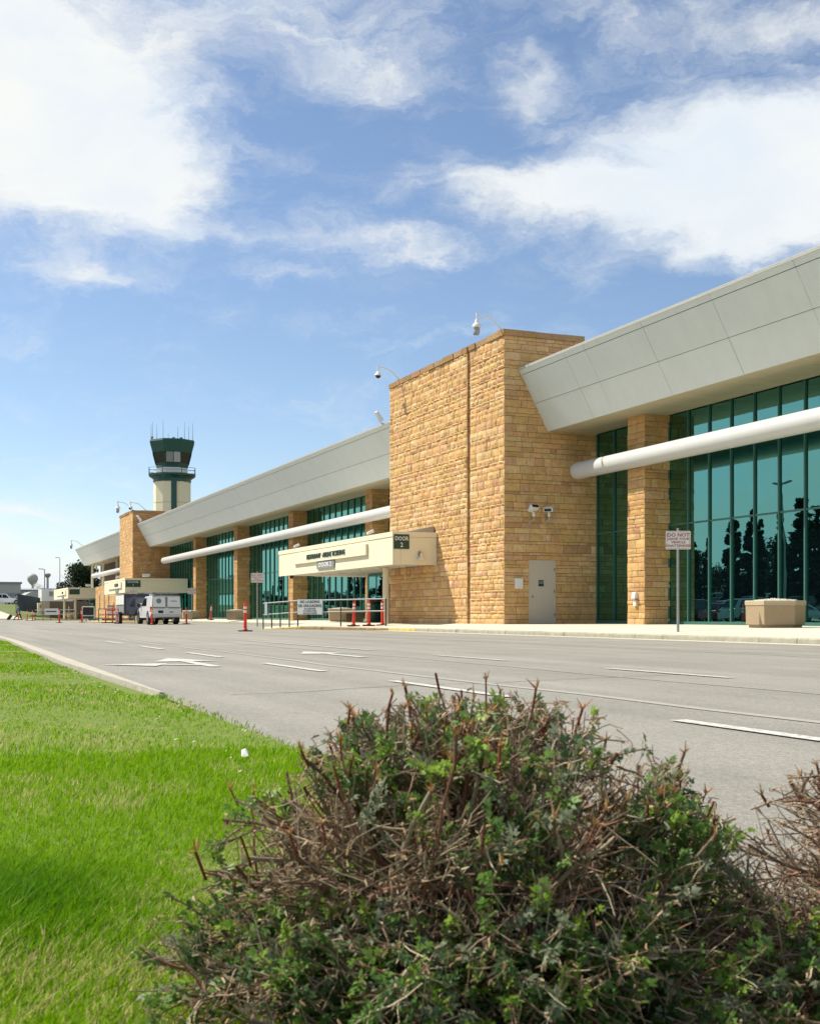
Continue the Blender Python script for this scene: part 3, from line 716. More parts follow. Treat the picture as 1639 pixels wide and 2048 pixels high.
def canopy_light(p, label, rz=0, tilt=-25, k=1.0):
    t = thing('floodlight', label, 'flood light', p, R(rz), 'flood lights on canopy and fascia roofs')
    build('bracket', MB().tube([(0,0,0),(0,0,.12*k)], .025*k), MAT['galv'], parent=t, world=False)
    h = build('head', MB().hexa([(-.22*k,-.13*k,-.06*k),(.22*k,-.13*k,-.06*k),(.16*k,.13*k,-.04*k),(-.16*k,.13*k,-.04*k)],[(-.22*k,-.13*k,.07*k),(.22*k,-.13*k,.07*k),(.16*k,.13*k,.05*k),(-.16*k,.13*k,.05*k)]), MAT['white'], parent=t, world=False, bevel=.02)
    h.location = (0,0,.16*k); h.rotation_euler = (R(tilt),0,0); return t
canopy_light((16.9,46.0,3.74), 'white flood light on the near end of the DOOR 2 canopy roof', 80)
canopy_light((16.9,56.2,3.74), 'white flood light on the far end of the DOOR 2 canopy roof', 80)
canopy_light((18.4,105.8,3.74), 'white flood light on the middle canopy beside the stone tower', 0, -10, 1.5)
canopy_light((16.75,110.5,3.74), 'white flood light on the front edge of the middle canopy', 85, -20, 1.3)
canopy_light((18.6,144.7,3.74), 'white flood light on top of the farthest canopy', 0, -10, 1.6)

# gooseneck cameras on the roofs
def gooseneck(p, rz, label, k=1.0, dome=False):
    t = thing('security_camera', label, 'security camera', p, rz, 'roof security cameras on bent arms')
    pts = [(0,0,0),(.50*k,0,.42*k),(.62*k,0,.47*k),(.78*k,0,.49*k),(1.03*k,0,.52*k)]
    build('base_plate', MB().box(-.1,.1,-.1,.1,-.01,.04), MAT['galv'], parent=t, world=False)
    build('arm', MB().tube(pts, .026*k, n=8).tube([(1.03*k,0,.555*k),(1.03*k,0,.30*k)], [.045*k,.035*k], n=8), MAT['white'], parent=t, world=False, smooth='auto')
    c = (1.03*k,0,0)
    if dome:
        build('housing', MB().lathe([(.03*k,.33*k),(.08*k,.27*k),(.13*k,.22*k),(.15*k,.17*k),(.13*k,.15*k)], c, n=16), MAT['white'], parent=t, world=False, smooth='auto')
        build('dome', MB().lathe([(.115*k,.155*k),(.10*k,.09*k),(.05*k,.045*k),(.01,.04*k)], c, n=16), MAT['black'], parent=t, world=False, smooth=True)
    else:
        build('housing', MB().lathe([(.035*k,.34*k),(.07*k,.27*k),(.075*k,.22*k),(.135*k,.16*k),(.165*k,.10*k),(.165*k,.07*k),(.12*k,.05*k)], c, n=16), MAT['white'], parent=t, world=False, smooth='auto')
        h = build('head', MB().lathe([(.07*k,.06*k),(.10*k,.02*k),(.10*k,-.12*k),(.07*k,-.20*k),(.02*k,-.22*k)], (0,0,0), n=14), MAT['galv'], parent=t, world=False, smooth='auto'); h.location = c
        l = build('lens', MB().lathe([(.02*k,-.03),(.06*k,-.02),(.06*k,.03)], (0,0,0), n=12), MAT['black'], parent=t, world=False); l.location = (c[0]+.03*k,-.07*k,-.14*k); l.rotation_euler = (R(70),0,R(20))
    return t
gooseneck((18.62,37.5,10.26), R(180), 'camera with hanging head on a bent arm at the near tower corner', .98)
gooseneck((18.62,47.0,10.26), R(180), 'small dome camera on a bent arm at the far end of the near tower', .98, True)
gooseneck((18.75,114.4,10.26), R(188), 'camera on a bent arm over the lit corner of the far tower', 1.4)
gooseneck((20.0,114.5,10.26), R(180), 'dome camera on a bent arm farther back on the far tower', 1.45, True)
gooseneck((19.2,154,8.98), R(165), 'small camera on a bent arm at the far end of the grey roof', 1.4)
def roof_lamp(p, label, k, rz):
    t = thing('roof_floodlight', label, 'flood light', p, rz, 'flood lights above the grey fascia')
    build('arm', MB().tube([(0,0,0),(-.35*k,0,.05*k),(-.42*k,0,.28*k)], .03*k, n=8), MAT['white'], parent=t, world=False)
    h = build('head', MB().hexa([(-.10*k,-.12*k,-.28*k),(.04*k,-.12*k,-.28*k),(.04*k,.12*k,-.28*k),(-.10*k,.12*k,-.28*k)],[(-.06*k,-.09*k,.2*k),(.04*k,-.09*k,.2*k),(.04*k,.09*k,.2*k),(-.06*k,.09*k,.2*k)]), MAT['white'], parent=t, world=False, bevel=.02)
    h.location = (-.45*k,0,.38*k); h.rotation_euler = (0,R(-40),0); return t
roof_lamp((19.3,50.4,8.98), 'white flood light on the grey fascia just beyond the near tower', 1.0, R(15))
roof_lamp((19.5,112.6,8.98), 'white flood light against the brown side of the far tower', 1.25, R(10))
cam_u = thing('dome_camera', 'tiny dark dome camera under the far end of the DOOR 2 canopy', 'security camera', (16.9,57.0,2.5))
build('housing', MB().lathe([(.10,2.5),(.10,2.42),(.06,2.36),(.01,2.34)], (16.9,57.0,0), n=12), MAT['black'], parent=cam_u, smooth='auto')
bell = thing('horn_speaker', 'small cream horn on the near end of the DOOR 2 canopy', 'loudspeaker', (17.75,42.88,2.7))
build('horn', MB().lathe([(.02,.16),(.05,.12),(.06,.02),(.16,-.08),(.17,-.10)], (17.75,42.72,2.78), n=16), MAT['cream'], parent=bell, smooth='auto')
build('bracket', MB().box(17.72,17.78,42.72,42.89,2.9,2.95).box(17.69,17.81,42.87,42.895,2.85,3.02), MAT['galv'], parent=bell)

# ------------------------------------------------------------------ hexagonal planters
def planter_parts(t, w=.72, h=.66):
    hexp = lambda r, z: [(r*math.cos(R(60*k)), r*math.sin(R(60*k)), z) for k in range(6)]
    def ring(mb, r0, z0, r1, z1): mb.add(hexp(r0,z0)+hexp(r1,z1), [(k,(k+1)%6,6+(k+1)%6,6+k) for k in range(6)])
    b = MB(); ring(b, w-.09, 0, w-.09, .06); ring(b, w-.09,.06,w-.02,.075); ring(b, w-.02,.075,w-.01,h-.11); b.add(hexp(w-.01,h-.11), [(0,1,2,3,4,5)]); build('basin', b, MAT['agg'], parent=t, world=False)
    rm = MB(); ring(rm, w+.005,h-.115,w+.012,h-.02); ring(rm, w+.012,h-.02,w-.01,h); ring(rm, w-.01,h,w-.12,h); ring(rm, w-.12,h,w-.12,h-.12); ring(rm, w+.005,h-.115,w-.02,h-.115)
    build('rim', rm, MAT['aggrim'], parent=t, world=False)
    s = MB(); n = 60
    s.add([(0,0,h+.05)]+[( (w-.13)*math.cos(R(6*k))*.93, (w-.13)*math.sin(R(6*k))*.93, h-.03+random.uniform(-.01,.02)) for k in range(n)], [(0,1+k,1+(k+1)%n) for k in range(n)])
    for k in range(150):
        a, r = random.uniform(0,6.28), (w-.16)*math.sqrt(random.random())*.95; z = h-.02+.06*(1-r/(w-.12)); q = random.uniform(.02,.045)
        x, y = r*math.cos(a), r*math.sin(a); s.add([(x-q,y-q*.6,z-q*.3),(x+q*.8,y-q,z),(x+q,y+q*.7,z-.2*q),(x-q*.5,y+q,z),(x,y,z+q*.8)], [(0,1,4),(1,2,4),(2,3,4),(3,0,4)])
    o = build('gravel', s, MAT['gravel'], parent=t, world=False); o['kind'] = 'stuff'
pl0 = thing('planter', 'large aggregate planter heaped with white gravel before the mirror glass', 'planter', (19.5,24.4,.292), R(30), 'hexagonal concrete planters on the pavement')
planter_parts(pl0)
for x, s, l, rz in ((20.2,46.8+12.5,'grey planter behind the NO LOADING sign, in the shade',14), (20.0,80.5,'brown planter right behind the lone red delineator',10), (20.4,97.0,'dark planter beside the middle sign post near the pillar',24), (20.6,100.4,'half hidden planter near the middle canopy, beside the truck',0)):
    dup(pl0, (x,s,.27), R(rz), l)

# ------------------------------------------------------------------ "do not leave your vehicle" signs
def post_sign(p, rz, label, lines, h=2.05, w=.61, hh=.455, grp='parking warning signs on posts', lit=True, dz=0.0):
    t = thing('post_sign', label, 'sign', p, rz, grp)
    build('post', MB().tube([(0,0.03,-.05),(0.0,0.03,h+hh+.07)], .033, n=10), MAT['galv'], parent=t, world=False, smooth='auto')
    k = .035; pts = []
    for cx_, cz, a0 in ((w/2-k,h+k,-90),(w/2-k,h+hh-k,0),(-w/2+k,h+hh-k,90),(-w/2+k,h+k,180)):
        pts += [(cx_+k*math.cos(R(a0+q)), cz+k*math.sin(R(a0+q))) for q in (0,30,60,90)]
    pt = build('plate', MB().prism(pts, -.008, .0, 'xz'), MAT['signwhite'], parent=t, world=False)
    b = MB(); q = .022
    for (x0,x1,z0,z1) in ((-w/2+q+.02,w/2-q-.02,h+q,h+q+.008),(-w/2+q+.02,w/2-q-.02,h+hh-q-.008,h+hh-q),(-w/2+q,-w/2+q+.008,h+q+.02,h+hh-q-.02),(w/2-q-.008,w/2-q,h+q+.02,h+hh-q-.02)):
        b.box(x0,x1,-.0105,-.0085,z0,z1)
    build('border', b, MAT['letterr'], parent=t, world=False)
    for body, size, z in lines:
        text_mesh(body, size, MAT['letterr'], t, (0,-.010,h+z*hh), FACE_NEAR, depth=.0015, world=False, xs=1.12, bold=.022)
    for z in (h+.06,h+hh-.06): build('bolt', MB().lathe([(.012,-.014),(.012,-.008)], (0,0,z), n=8, axis='y'), MAT['galv'], parent=t, world=False)
    return t
DN = (('DO NOT',.12,.77),('LEAVE YOUR',.082,.56),('VEHICLE',.082,.38),('UNATTENDED',.082,.19))
sg = post_sign((17.47,25.54,.17), R(-24), 'red lettered DO NOT LEAVE YOUR VEHICLE sign before the nearest pillar', DN)
dup(sg, (15.2,57.0,.10), R(-14), 'white warning sign on a post at the left end of the green railing')
dup(sg, (19.7,93.2,.15), R(-10), 'white warning sign on a post between truck and planter')
dup(sg, (16.5,100.6,.12), R(-10), 'white warning sign showing above the roof of the dark trailer')

# ------------------------------------------------------------------ delineator posts
def delineator(p, label, lean=0.0, rz=0.0):
    t = thing('delineator_post', label, 'delineator post', p, rz, 'red plastic delineator posts')
    build('base', MB().prism([(.27*math.cos(R(45*k+22.5)), .27*math.sin(R(45*k+22.5))) for k in range(8)], 0, .045), MAT['black'], parent=t, world=False, bevel=.012)
    pr = [(.085,.04),(.085,.09),(.062,.11),(.056,.60),(.056,.92),(.064,.94),(.06,.98),(.03,1.0)]
    build('tube', MB().lathe(pr, n=16), MAT['orange'], parent=t, world=False, smooth='auto')
    for z in (.68,.82): build('reflective_band', MB().lathe([(.0585,z),(.0585,z+.09)], n=16), MAT['band'], parent=t, world=False, smooth='auto')
    build('handle', MB().tube([(-.035,0,.985),(-.04,0,1.05),(-.02,0,1.10),(.02,0,1.10),(.04,0,1.05),(.035,0,.985)], .014, n=8), MAT['orange'], parent=t, world=False, smooth='auto')
    return t
dl = delineator((11.15,43.5,0), 'lone red delineator post with white bands standing nearest on the road')
for x, s, z, l, ln in ((16.4,46.6,.15,'first from left of three red delineators inside the railing corner',2), (16.95,46.3,.16,'second from left of three red delineators inside the railing corner',-1.5), (17.5,46.2,.17,'third of three red delineators, tallest at the railing end',3),
    (16.6,80.2,0,'red delineator by the kerb right of the white truck',0), (20.2,89.0,.25,'leaning red delineator on the pavement against the glass',5), (13.15,73.5,0,'red delineator directly behind the white truck',1),
    (12.75,84.0,0,'red delineator at the wheel of the dark trailer',0), (12.35,100.0,0,'red delineator left of the white barrier frame',-1), (10.0,94.2,0,'red delineator alone on the road before the low grey wall',0),
    (11.3,131.5,.02,'right one of a pair of far red delineators at the crossing',0), (10.9,133.0,.02,'left one of a pair of far red delineators at the crossing',0), (11.0,146.0,.02,'far red delineator hidden behind the walking traveller',0)):
    o = dup(dl, (x,s,z), R(random.uniform(0,90)), l); o.rotation_euler.y = R(ln)

# ------------------------------------------------------------------ railing with the NO LOADING sign
def railing(name, label, pts, posts, h=1.07, mt='railgreen', top='railgrey', r=.027):
    """pts: polyline of (x, s, z); posts: list of (x, s, z)"""
    c = pts[0]; t = thing(name, label, 'railing', c)
    for z in (h, h*.55):
        build('rail', MB().tube([(x,s,zz+z) for x,s,zz in pts], r, n=10), MAT[top], parent=t, smooth='auto')
    for x, s, z in posts: build('post', MB().tube([(x,s,z-.05),(x,s,z+h)], r*1.05, n=10), MAT[mt], parent=t, smooth='auto')
    return t
A_, B_, C_ = (13.75,50.6,.02), (14.75,48.85,.12), (17.3,45.3,.17)
lerp = lambda p, q, k: tuple(p[i]+(q[i]-p[i])*k for i in range(3))
railing('railing', 'grey green pipe railing round the yellow kerb platform by door 2', [A_,B_,C_], [A_,lerp(A_,B_,.25),lerp(A_,B_,.5),lerp(A_,B_,.76),B_,lerp(B_,C_,.5),C_])
nl = thing('loading_sign', 'white NO LOADING OR UNLOADING board tied to the railing', 'sign', B_, math.atan2(C_[1]-B_[1], C_[0]-B_[0]))
build('plate', MB().box(.02,1.30,-.05,-.038,.50,1.12), MAT['signwhite'], parent=nl, world=False)
for body, size, z in (('NO LOADING',.155,1.02),('OR UNLOADING',.155,.855),('NO PASSENGERS',.075,.73),('TO WITHIN 15 FEET',.075,.64),('VIOLATORS TICKETED',.07,.55)):
    text_mesh(body, size, MAT['letterg'], nl, (.66,-.053,z), FACE_NEAR, depth=.0015, world=False, xs=.98, sp=1.06, bold=.03)
for x in (.06,1.25): build('strap', MB().box(x,x+.02,-.055,.03,.58,.60), MAT['black'], parent=nl, world=False)
wt = thing('rail_notice', 'narrow white strip fixed upright at the left end of the green railing', 'notice', lerp(A_,B_,.08), math.atan2(C_[1]-B_[1], C_[0]-B_[0]))
build('plate', MB().box(-.02,.10,-.05,-.04,.56,1.12), MAT['signwhite'], parent=wt, world=False)
A2, B2 = (13.6,99.5,.02), (18.6,95.5,.12)
railing('railing', 'thin dark railing before the low sandstone wall', [A2,B2], [lerp(A2,B2,k) for k in (0,.25,.5,.75,1)], r=.03, top='railgreen')
A3, B3 = (12.3,140,.05), (16.2,137.5,.1)
railing('railing', 'far thin grey railing at the corner platform by the low wall', [A3,B3], [lerp(A3,B3,k) for k in (0,.2,.4,.6,.8,1)], r=.03)
fs = thing('corner_sign', 'pale blue lettered board on the far corner railing', 'sign', lerp(A3,B3,.25), math.atan2(B3[1]-A3[1],B3[0]-A3[0]))
build('plate', MB().box(0,1.6,-.06,-.045,.55,1.25), MAT['signwhite'], parent=fs, world=False); build('stripe', MB().box(.15,1.4,-.064,-.061,.85,.98), MAT['tealink'] if 'tealink' in MAT else MAT['letterg'], parent=fs, world=False)
ks = thing('corner_platform', 'low tan kerb platform under the far corner railing', 'kerb platform', (14.2,139,0))
build('kerb', MB().hexa([(12.2,140.3,0),(16.4,137.3,0),(17.4,139,0),(13,142,0)],[(12.2,140.3,.14),(16.4,137.3,.14),(17.4,139,.14),(13,142,.14)]), MAT['kerbyellow'], parent=ks)
ks2 = thing('kerb_island', 'low yellowed kerb island between white barrier and red frame', 'kerb platform', (15,97,0))
build('kerb', MB().hexa([(12.6,99.9,0),(18.2,94.9,0),(19.4,96.5,0),(14,102,0)],[(12.6,99.9,.03),(18.2,94.9,.14),(19.4,96.5,.14),(14,102,.14)]), MAT['kerbyellow'], parent=ks2)

# red tube frame, white crowd barrier, slatted board
rf = thing('red_barrier', 'red tube frame barrier of three uprights before the sandstone wall', 'barrier', (13.1,92.2,0), R(-8))
for x in (0,.48,.95):
    build('upright', MB().tube([(x,0,0),(x,0,1.02)], .05, n=10), MAT['orange'], parent=rf, world=False, smooth='auto')
    build('foot', MB().prism([(x+.3*math.cos(R(45*k)), .3*math.sin(R(45*k))) for k in range(8)], 0, .05), MAT['black'], parent=rf, world=False)
build('bar', MB().tube([(-.05,0,.98),(1.0,0,.98)], .045, n=10), MAT['orange'], parent=rf, world=False, smooth='auto')
build('middle_bar', MB().tube([(.48,0,.98),(.62,0,1.5),(.62,0,.9)], .03, n=8), MAT['orange'], parent=rf, world=False, smooth='auto')
cb = thing('crowd_barrier', 'white framed barrier with black board left of the slatted sign', 'barrier', (12.7,102.5,.02), R(-8))
fr = MB()
for a, b in (((0,0,.25),(0,0,1.25)),((.95,0,.25),(.95,0,1.25)),((0,0,1.25),(.95,0,1.25)),((0,0,.52),(.95,0,.52))): fr.tube([a,b], .035, n=8)
build('frame', fr, MAT['white'], parent=cb, world=False); build('board', MB().box(.08,.87,-.01,.02,.6,1.18), MAT['black'], parent=cb, world=False)
for x in (0,.3,.62,.95): build('leg', MB().tube([(x,0,0),(x,0,.5)], .025, n=8), MAT['railgreen'], parent=cb, world=False)
sb = thing('slatted_sign', 'grey and white slatted board leaning before the lit sandstone wall', 'sign', (15.0,104.6,.1), R(-8))
for k, z in enumerate((.45,.63,.81,.99,1.17)): build('slat', MB().box(0,.62,-.02,.02,z,z+.14), MAT['signwhite' if k % 2 else 'galv'], parent=sb, world=False)
for x in (.08,.5): build('leg', MB().tube([(x,.03,0),(x,.03,1.3)], .022, n=8), MAT['railgreen'], parent=sb, world=False)
bin_ = thing('litter_bin', 'dark green litter bin beside the door 2 vestibule', 'bin', (19.0,51.2,.27))
build('body', MB().lathe([(.27,0),(.30,.1),(.31,.82),(.27,.86)], n=16), MAT['signgreen'], parent=bin_, world=False, smooth='auto'); build('lid', MB().lathe([(.32,.86),(.30,.95),(.12,1.0)], n=16), MAT['black'], parent=bin_, world=False, smooth='auto')
ben = thing('bench', 'low bench slab with dark supports on the pavement by door 2', 'bench', (19.4,55.0,.28))
build('seat', MB().box(-.25,.25,-.9,.9,.40,.46), MAT['agg'], parent=ben, world=False)
for y in (-.65,.65): build('leg', MB().box(-.2,.2,y-.06,y+.06,0,.40), MAT['agg'], parent=ben, world=False)

# ------------------------------------------------------------------ vehicles
def wheel(t, x, y, r=.35, w=.24):
    o = build('wheel', MB().lathe([(r*.62,-w/2),(r*.93,-w/2),(r,-w/2+.03),(r,w/2-.03),(r*.93,w/2),(r*.62,w/2)], (0,0,0), n=18, axis='x'), MAT['rubber'], parent=t, world=False, smooth='auto')
    o.location = (x,y,r)
    build('rim', MB().lathe([(r*.61,-w/2-.004),(r*.5,-w/2+.01),(r*.2,-w/2-.01),(r*.2,w/2+.01),(r*.5,w/2-.01),(r*.61,w/2+.004)], n=14, axis='x'), MAT['rim'], parent=o, world=False, smooth='auto')
    return o
def shell(prof, hw, top_in=0.0, z0=None, z1=None):
    """side outline (y,z) swept across the width; rows above z0 lean inwards to top_in at z1"""
    n = len(prof); mb = MB()
    def w(z):
        if z0 is None or z <= z0: return hw
        return hw - top_in*min(1,(z-z0)/(z1-z0))
    vs = [(-w(z),y,z) for y,z in prof] + [(w(z),y,z) for y,z in prof]
    mb.add(vs, [tuple(range(n)), tuple(range(2*n-1,n-1,-1))] + [(i,n+i,n+(i+1)%n,(i+1)%n) for i in range(n)]); return mb
CARPAINT = {k: mat('car_paint', c, 0.25, coat=0.7, spec=0.5) for k, c in dict(white=(.82,.82,.80), silver=(.42,.43,.44), black=(.015,.016,.018), navy=(.015,.022,.06), red=(.25,.02,.02), grey=(.12,.125,.13), purple=(.035,.018,.06)).items()}
def arch(y, r, n=7, z=.33): return [(y+r*math.cos(R(180-180*k/(n-1))), z+r*math.sin(R(180-180*k/(n-1)))) for k in range(n)]
def car(label, paint, suv, group):
    """nose towards -Y"""
    t = thing('parked_car', label, 'car', (0,0,0), 0, group); P = CARPAINT[paint]
    hb = .98 if suv else .86; ht = 1.70 if suv else 1.44
    low = [(-2.25,.30),(-2.3,.52),(-2.22,.70),(-1.2,hb-.05),(-.95,hb),(1.9 if suv else 1.6,hb+.04),(2.22,hb-.04),(2.3,.6),(2.25,.30)] + list(reversed([(y,z) for y,z in arch(1.35,.40)])) + list(reversed([(y,z) for y,z in arch(-1.42,.40)]))
    build('body', shell(low, .90, .10, .55, hb+.05), P, parent=t, world=False, bevel=.03)
    back = 2.1 if suv else 1.75
    cab = [(-1.05,hb-.02),(-.25,ht-.03),(.1,ht),(back-.55,ht-.02),(back,hb+.02)]
    build('cabin', shell(cab, .80, .20, hb, ht), P, parent=t, world=False, bevel=.03)
    w = MB()
    for s in (-1,1):
        q = lambda y, z: (s*(.808-.20*(z-hb)/(ht-hb)), y, z)
        for a in ([(-.72,hb+.06),(-.16,ht-.12),(.35,ht-.10),(.35,hb+.06)], [(.43,hb+.06),(.43,ht-.10),(back-.72,ht-.12),(back-.28,hb+.08)]):
            pts = [q(y,z) for y,z in a]; w.add(pts, [(0,1,2,3)] if s < 0 else [(3,2,1,0)])
    build('side_window', w, MAT['carwin'], parent=t, world=False)
    def slope_glass(y0,z0,y1,z1,o): 
        a, b = .80-.20*(z0-hb)/(ht-hb)-.09, .80-.20*(z1-hb)/(ht-hb)-.08
        return MB().add([(-a,y0,z0+o),(a,y0,z0+o),(b,y1,z1+o),(-b,y1,z1+o)], [(0,1,2,3)])
    build('windscreen', slope_glass(-1.0,hb+.05,-.32,ht-.08,.022), MAT['carwin'], parent=t, world=False)
    build('rear_window', slope_glass(back-.02,hb+.10,back-.46,ht-.10,.025), MAT['carwin'], parent=t, world=False)
    for s in (-1,1):
        build('headlight', MB().box(s*.62-.16,s*.62+.16,-2.31,-2.2,.60,.72), MAT['lamp_clear'], parent=t, world=False)
        build('tail_light', MB().box(s*.68-.13,s*.68+.13,2.2,2.29,.68,.84), MAT['lamp_red'], parent=t, world=False)
        for y in (-1.42,1.35): wheel(t, s*.80, y, .33)
    return t
# white pickup with a service body, seen from behind
tk = thing('pickup_truck', 'white pickup truck with a boxy two door rear compartment parked by the kerb', 'pickup truck', (14.75,77.4,0))
Wp = CARPAINT['white']
low = [(0,.62),(0,1.02),(1.9,1.02),(1.9,1.08),(4.3,1.08),(5.55,.98),(5.72,.75),(5.7,.45),(5.3,.42)] + list(reversed(arch(4.65,.50,7,.40))) + list(reversed(arch(1.25,.50,7,.40))) + [(.4,.55)]
build('body', shell(low, .96, .04, .8, 1.1), Wp, parent=tk, world=False, bevel=.03)
build('cab', shell([(1.95,1.06),(2.0,1.74),(2.2,1.80),(3.2,1.80),(3.45,1.74),(4.25,1.08)], .90, .14, 1.1, 1.8), Wp, parent=tk, world=False, bevel=.05)
w = MB()
for s in (-1,1):
    q = lambda y, z: (s*(.908-.14*(z-1.1)/.7), y, z)
    for a in ([(2.15,1.18),(2.2,1.68),(2.85,1.70),(2.85,1.18)], [(2.93,1.18),(2.93,1.70),(3.38,1.68),(3.95,1.18)]):
        w.add([q(y,z) for y,z in a], [(0,1,2,3)] if s > 0 else [(3,2,1,0)])
build('side_window', w, MAT['carwin'], parent=tk, world=False)
bx = build('service_body', MB().hexa([(-.94,-.02,.95),(.94,-.02,.95),(.94,1.92,.95),(-.94,1.92,.95)], [(-.88,.04,1.80),(.88,.04,1.80),(.88,1.92,1.80),(-.88,1.92,1.80)]), Wp, parent=tk, world=False, bevel=.03)
for s in (-1,1):
    c = s*.46
    build('rear_door', MB().hexa([(c-.40,-.055,1.10),(c+.40,-.055,1.10),(c+.40,-.01,1.10),(c-.40,-.01,1.10)],[(c-.38,.005,1.74),(c+.38,.005,1.74),(c+.38,.05,1.74),(c-.38,.05,1.74)]), Wp, parent=bx, world=False, bevel=.012)
    build('handle_bar', MB().box(c-.36,c+.36,-.075,-.05,1.02,1.06), MAT['galv'], parent=bx, world=False)
    build('badge', MB().lathe([(.16,-.052),(.16,-.047)], (c+.02*s,0.012,1.48), n=20, axis='y'), MAT['signgrey'], parent=bx, world=False) if s < 0 else build('badge', MB().box(c-.2,c+.2,-.043,-.03,1.46,1.5), MAT['signgrey'], parent=bx, world=False)
build('door_seal', MB().hexa([(-.90,-.030,1.06),(.90,-.030,1.06),(.90,0,1.06),(-.90,0,1.06)],[(-.85,.028,1.77),(.85,.028,1.77),(.85,.06,1.77),(-.85,.06,1.77)]), MAT['signgrey'], parent=bx, world=False)
tg = build('tailgate', MB().box(-.93,.93,-.03,.02,.60,.99), Wp, parent=tk, world=False, bevel=.015)
build('number_plate', MB().box(-.52,-.2,-.045,-.032,.72,.88), MAT['black'], parent=tg, world=False)
build('number_plate', MB().box(.20,.42,-.04,-.032,.74,.82), MAT['signgrey'], parent=tg, world=False)
build('bumper', MB().box(-.95,.95,-.16,.0,.44,.60), MAT['chrome'], parent=tk, world=False, bevel=.03)
for s in (-1,1):
    build('tail_light', MB().box(s*.98-.05,s*.98+.03 if s > 0 else s*.98+.05,-.02,.14,.78,1.05) if s > 0 else MB().box(-1.01,-.93,-.035,.16,.80,1.12), MAT['lamp_red'], parent=tk, world=False)
    build('mirror', MB().box(s*1.0,s*1.2 if s > 0 else -1.2,3.75,3.85,1.12,1.34) if s > 0 else MB().box(-1.2,-1.0,3.75,3.85,1.12,1.34), MAT['black'], parent=tk, world=False)
    for y in (1.25,4.65): wheel(tk, s*.84, y, .40, .28)
    build('mud_flap', MB().box(s*.84-.14,s*.84+.14,.72,.75,.12,.5), MAT['black'], parent=tk, world=False)
rk = MB()
for s in (-1,1): rk.tube([(s*.82,.05,1.80),(s*.82,.05,1.98),(s*.82,3.1,1.98)], .03, n=8)
for y in (.1,1.0,2.0,3.0): rk.tube([(-.82,y,1.98),(.82,y,1.98)], .025, n=8)
build('roof_rack', rk, MAT['darkpaint'], parent=tk, world=False)
build('beacon', MB().box(-.75,-.5,1.55,1.85,1.81,1.93), MAT['white'], parent=tk, world=False)
# dark box trailer in front of it
tr = thing('box_trailer', 'dark box trailer with white panelled left side parked ahead of the white truck', 'trailer', (13.95,82.6,0))
build('body', MB().box(-1.0,1.25,0,3.6,.55,2.0), MAT['darkpaint'], parent=tr, world=False, bevel=.03)
build('rear_ramp', MB().box(-.92,1.17,-.05,-.005,.62,1.94), CARPAINT['navy'], parent=tr, world=False, bevel=.01)
build('number_plate', MB().box(.0,.32,-.065,-.052,1.30,1.38), MAT['signwhite'], parent=tr, world=False)
for y0 in (.08,1.25,2.42):
    build('side_panel', MB().box(-1.03,-1.004,y0,y0+1.1,1.30,1.92), MAT['signwhite'], parent=tr, world=False)
    build('side_panel', MB().box(-1.03,-1.004,y0,y0+1.1,.72,1.20), MAT['galv'], parent=tr, world=False)
for s in (-1.1,1.32):
    for y in (1.2,2.1): wheel(tr, s, y, .36, .22)
build('fender', MB().box(-1.24,-1.0,.75,2.55,.74,.79), MAT['black'], parent=tr, world=False)
build('drawbar', MB().obar((0,3.6,.5),(0.1,4.9,.45),.1,.1), MAT['black'], parent=tr, world=False)

# ------------------------------------------------------------------ control tower behind the terminal
CT = thing('control_tower', 'tall cream control tower with green flared cab and antennas rising behind the terminal', 'control tower', (48.0,245.8,0), -math.atan2(48,245.8))
def oct_(r, z, rot=22.5, n=8): return [(r*math.cos(R(rot+360*k/n)), r*math.sin(R(rot+360*k/n)), z) for k in range(n)]
TW = 22.03+90  # the flat side with the window strip looks back at the road
def ctl(name, mb, m, parent=CT, **k):
    o = build(name, mb, m, parent=parent, world=False, **k); return o
prof = [(3.9,0),(3.9,28.4)]
sh = ctl('shaft', MB().lathe(prof, n=12, rot=.0), MAT['cream'])
yaw = math.atan2(48, 245.8)
fx, fy = 0.0, -1.0             # unit vector from the tower to the road
rx, ry = -fy, fx
def fr(a, d, z): return (fx*d + rx*-a*-1, fy*d + ry*-a*-1, z)
def slab(a0, a1, d0, d1, z0, z1): return MB().hexa([fr(a0,d1,z0),fr(a1,d1,z0),fr(a1,d0,z0),fr(a0,d0,z0)], [fr(a0,d1,z1),fr(a1,d1,z1),fr(a1,d0,z1),fr(a0,d0,z1)])
ctl('stair_window', slab(-.20,.95,3.0,4.02,0,28.4), MAT['towergreen'], sh)
ctl('stair_window', slab(-.10,.85,3.5,4.05,16,21.2), MAT['bluewin'], sh)
for z in np.arange(2.5,28,4.3):
    ctl('joint', MB().lathe([(3.905,z),(3.93,z+.02),(3.93,z+.08),(3.905,z+.1)], n=12), MAT['aggrim'], sh)
ctl('collar', MB().lathe([(4.0,28.4),(4.0,29.0),(4.6,29.4)], n=16), MAT['towergreen'])
gal = ctl('gallery', MB().lathe([(4.4,29.3),(5.3,29.75),(5.3,30.05)], n=8, rot=.5), MAT['towergreen'])
rl = MB()
for z in (30.7,31.3):
    p = oct_(5.2,z); 
    for k in range(8): rl.tube([p[k],p[(k+1)%8]], .05, n=6)
p0, p1 = oct_(5.2,30.0), oct_(5.2,31.35)
for k in range(8): rl.tube([p0[k],p1[k]], .07, n=6)
ctl('guard_rail', rl, MAT['towergreen'], gal)
ctl('cab_base', MB().lathe([(3.5,30.0),(3.5,31.3)], n=8, rot=.5), MAT['white'])
ctl('cab_sill', MB().lathe([(3.52,31.3),(3.72,32.2)], n=8, rot=.5), MAT['towergreen'])
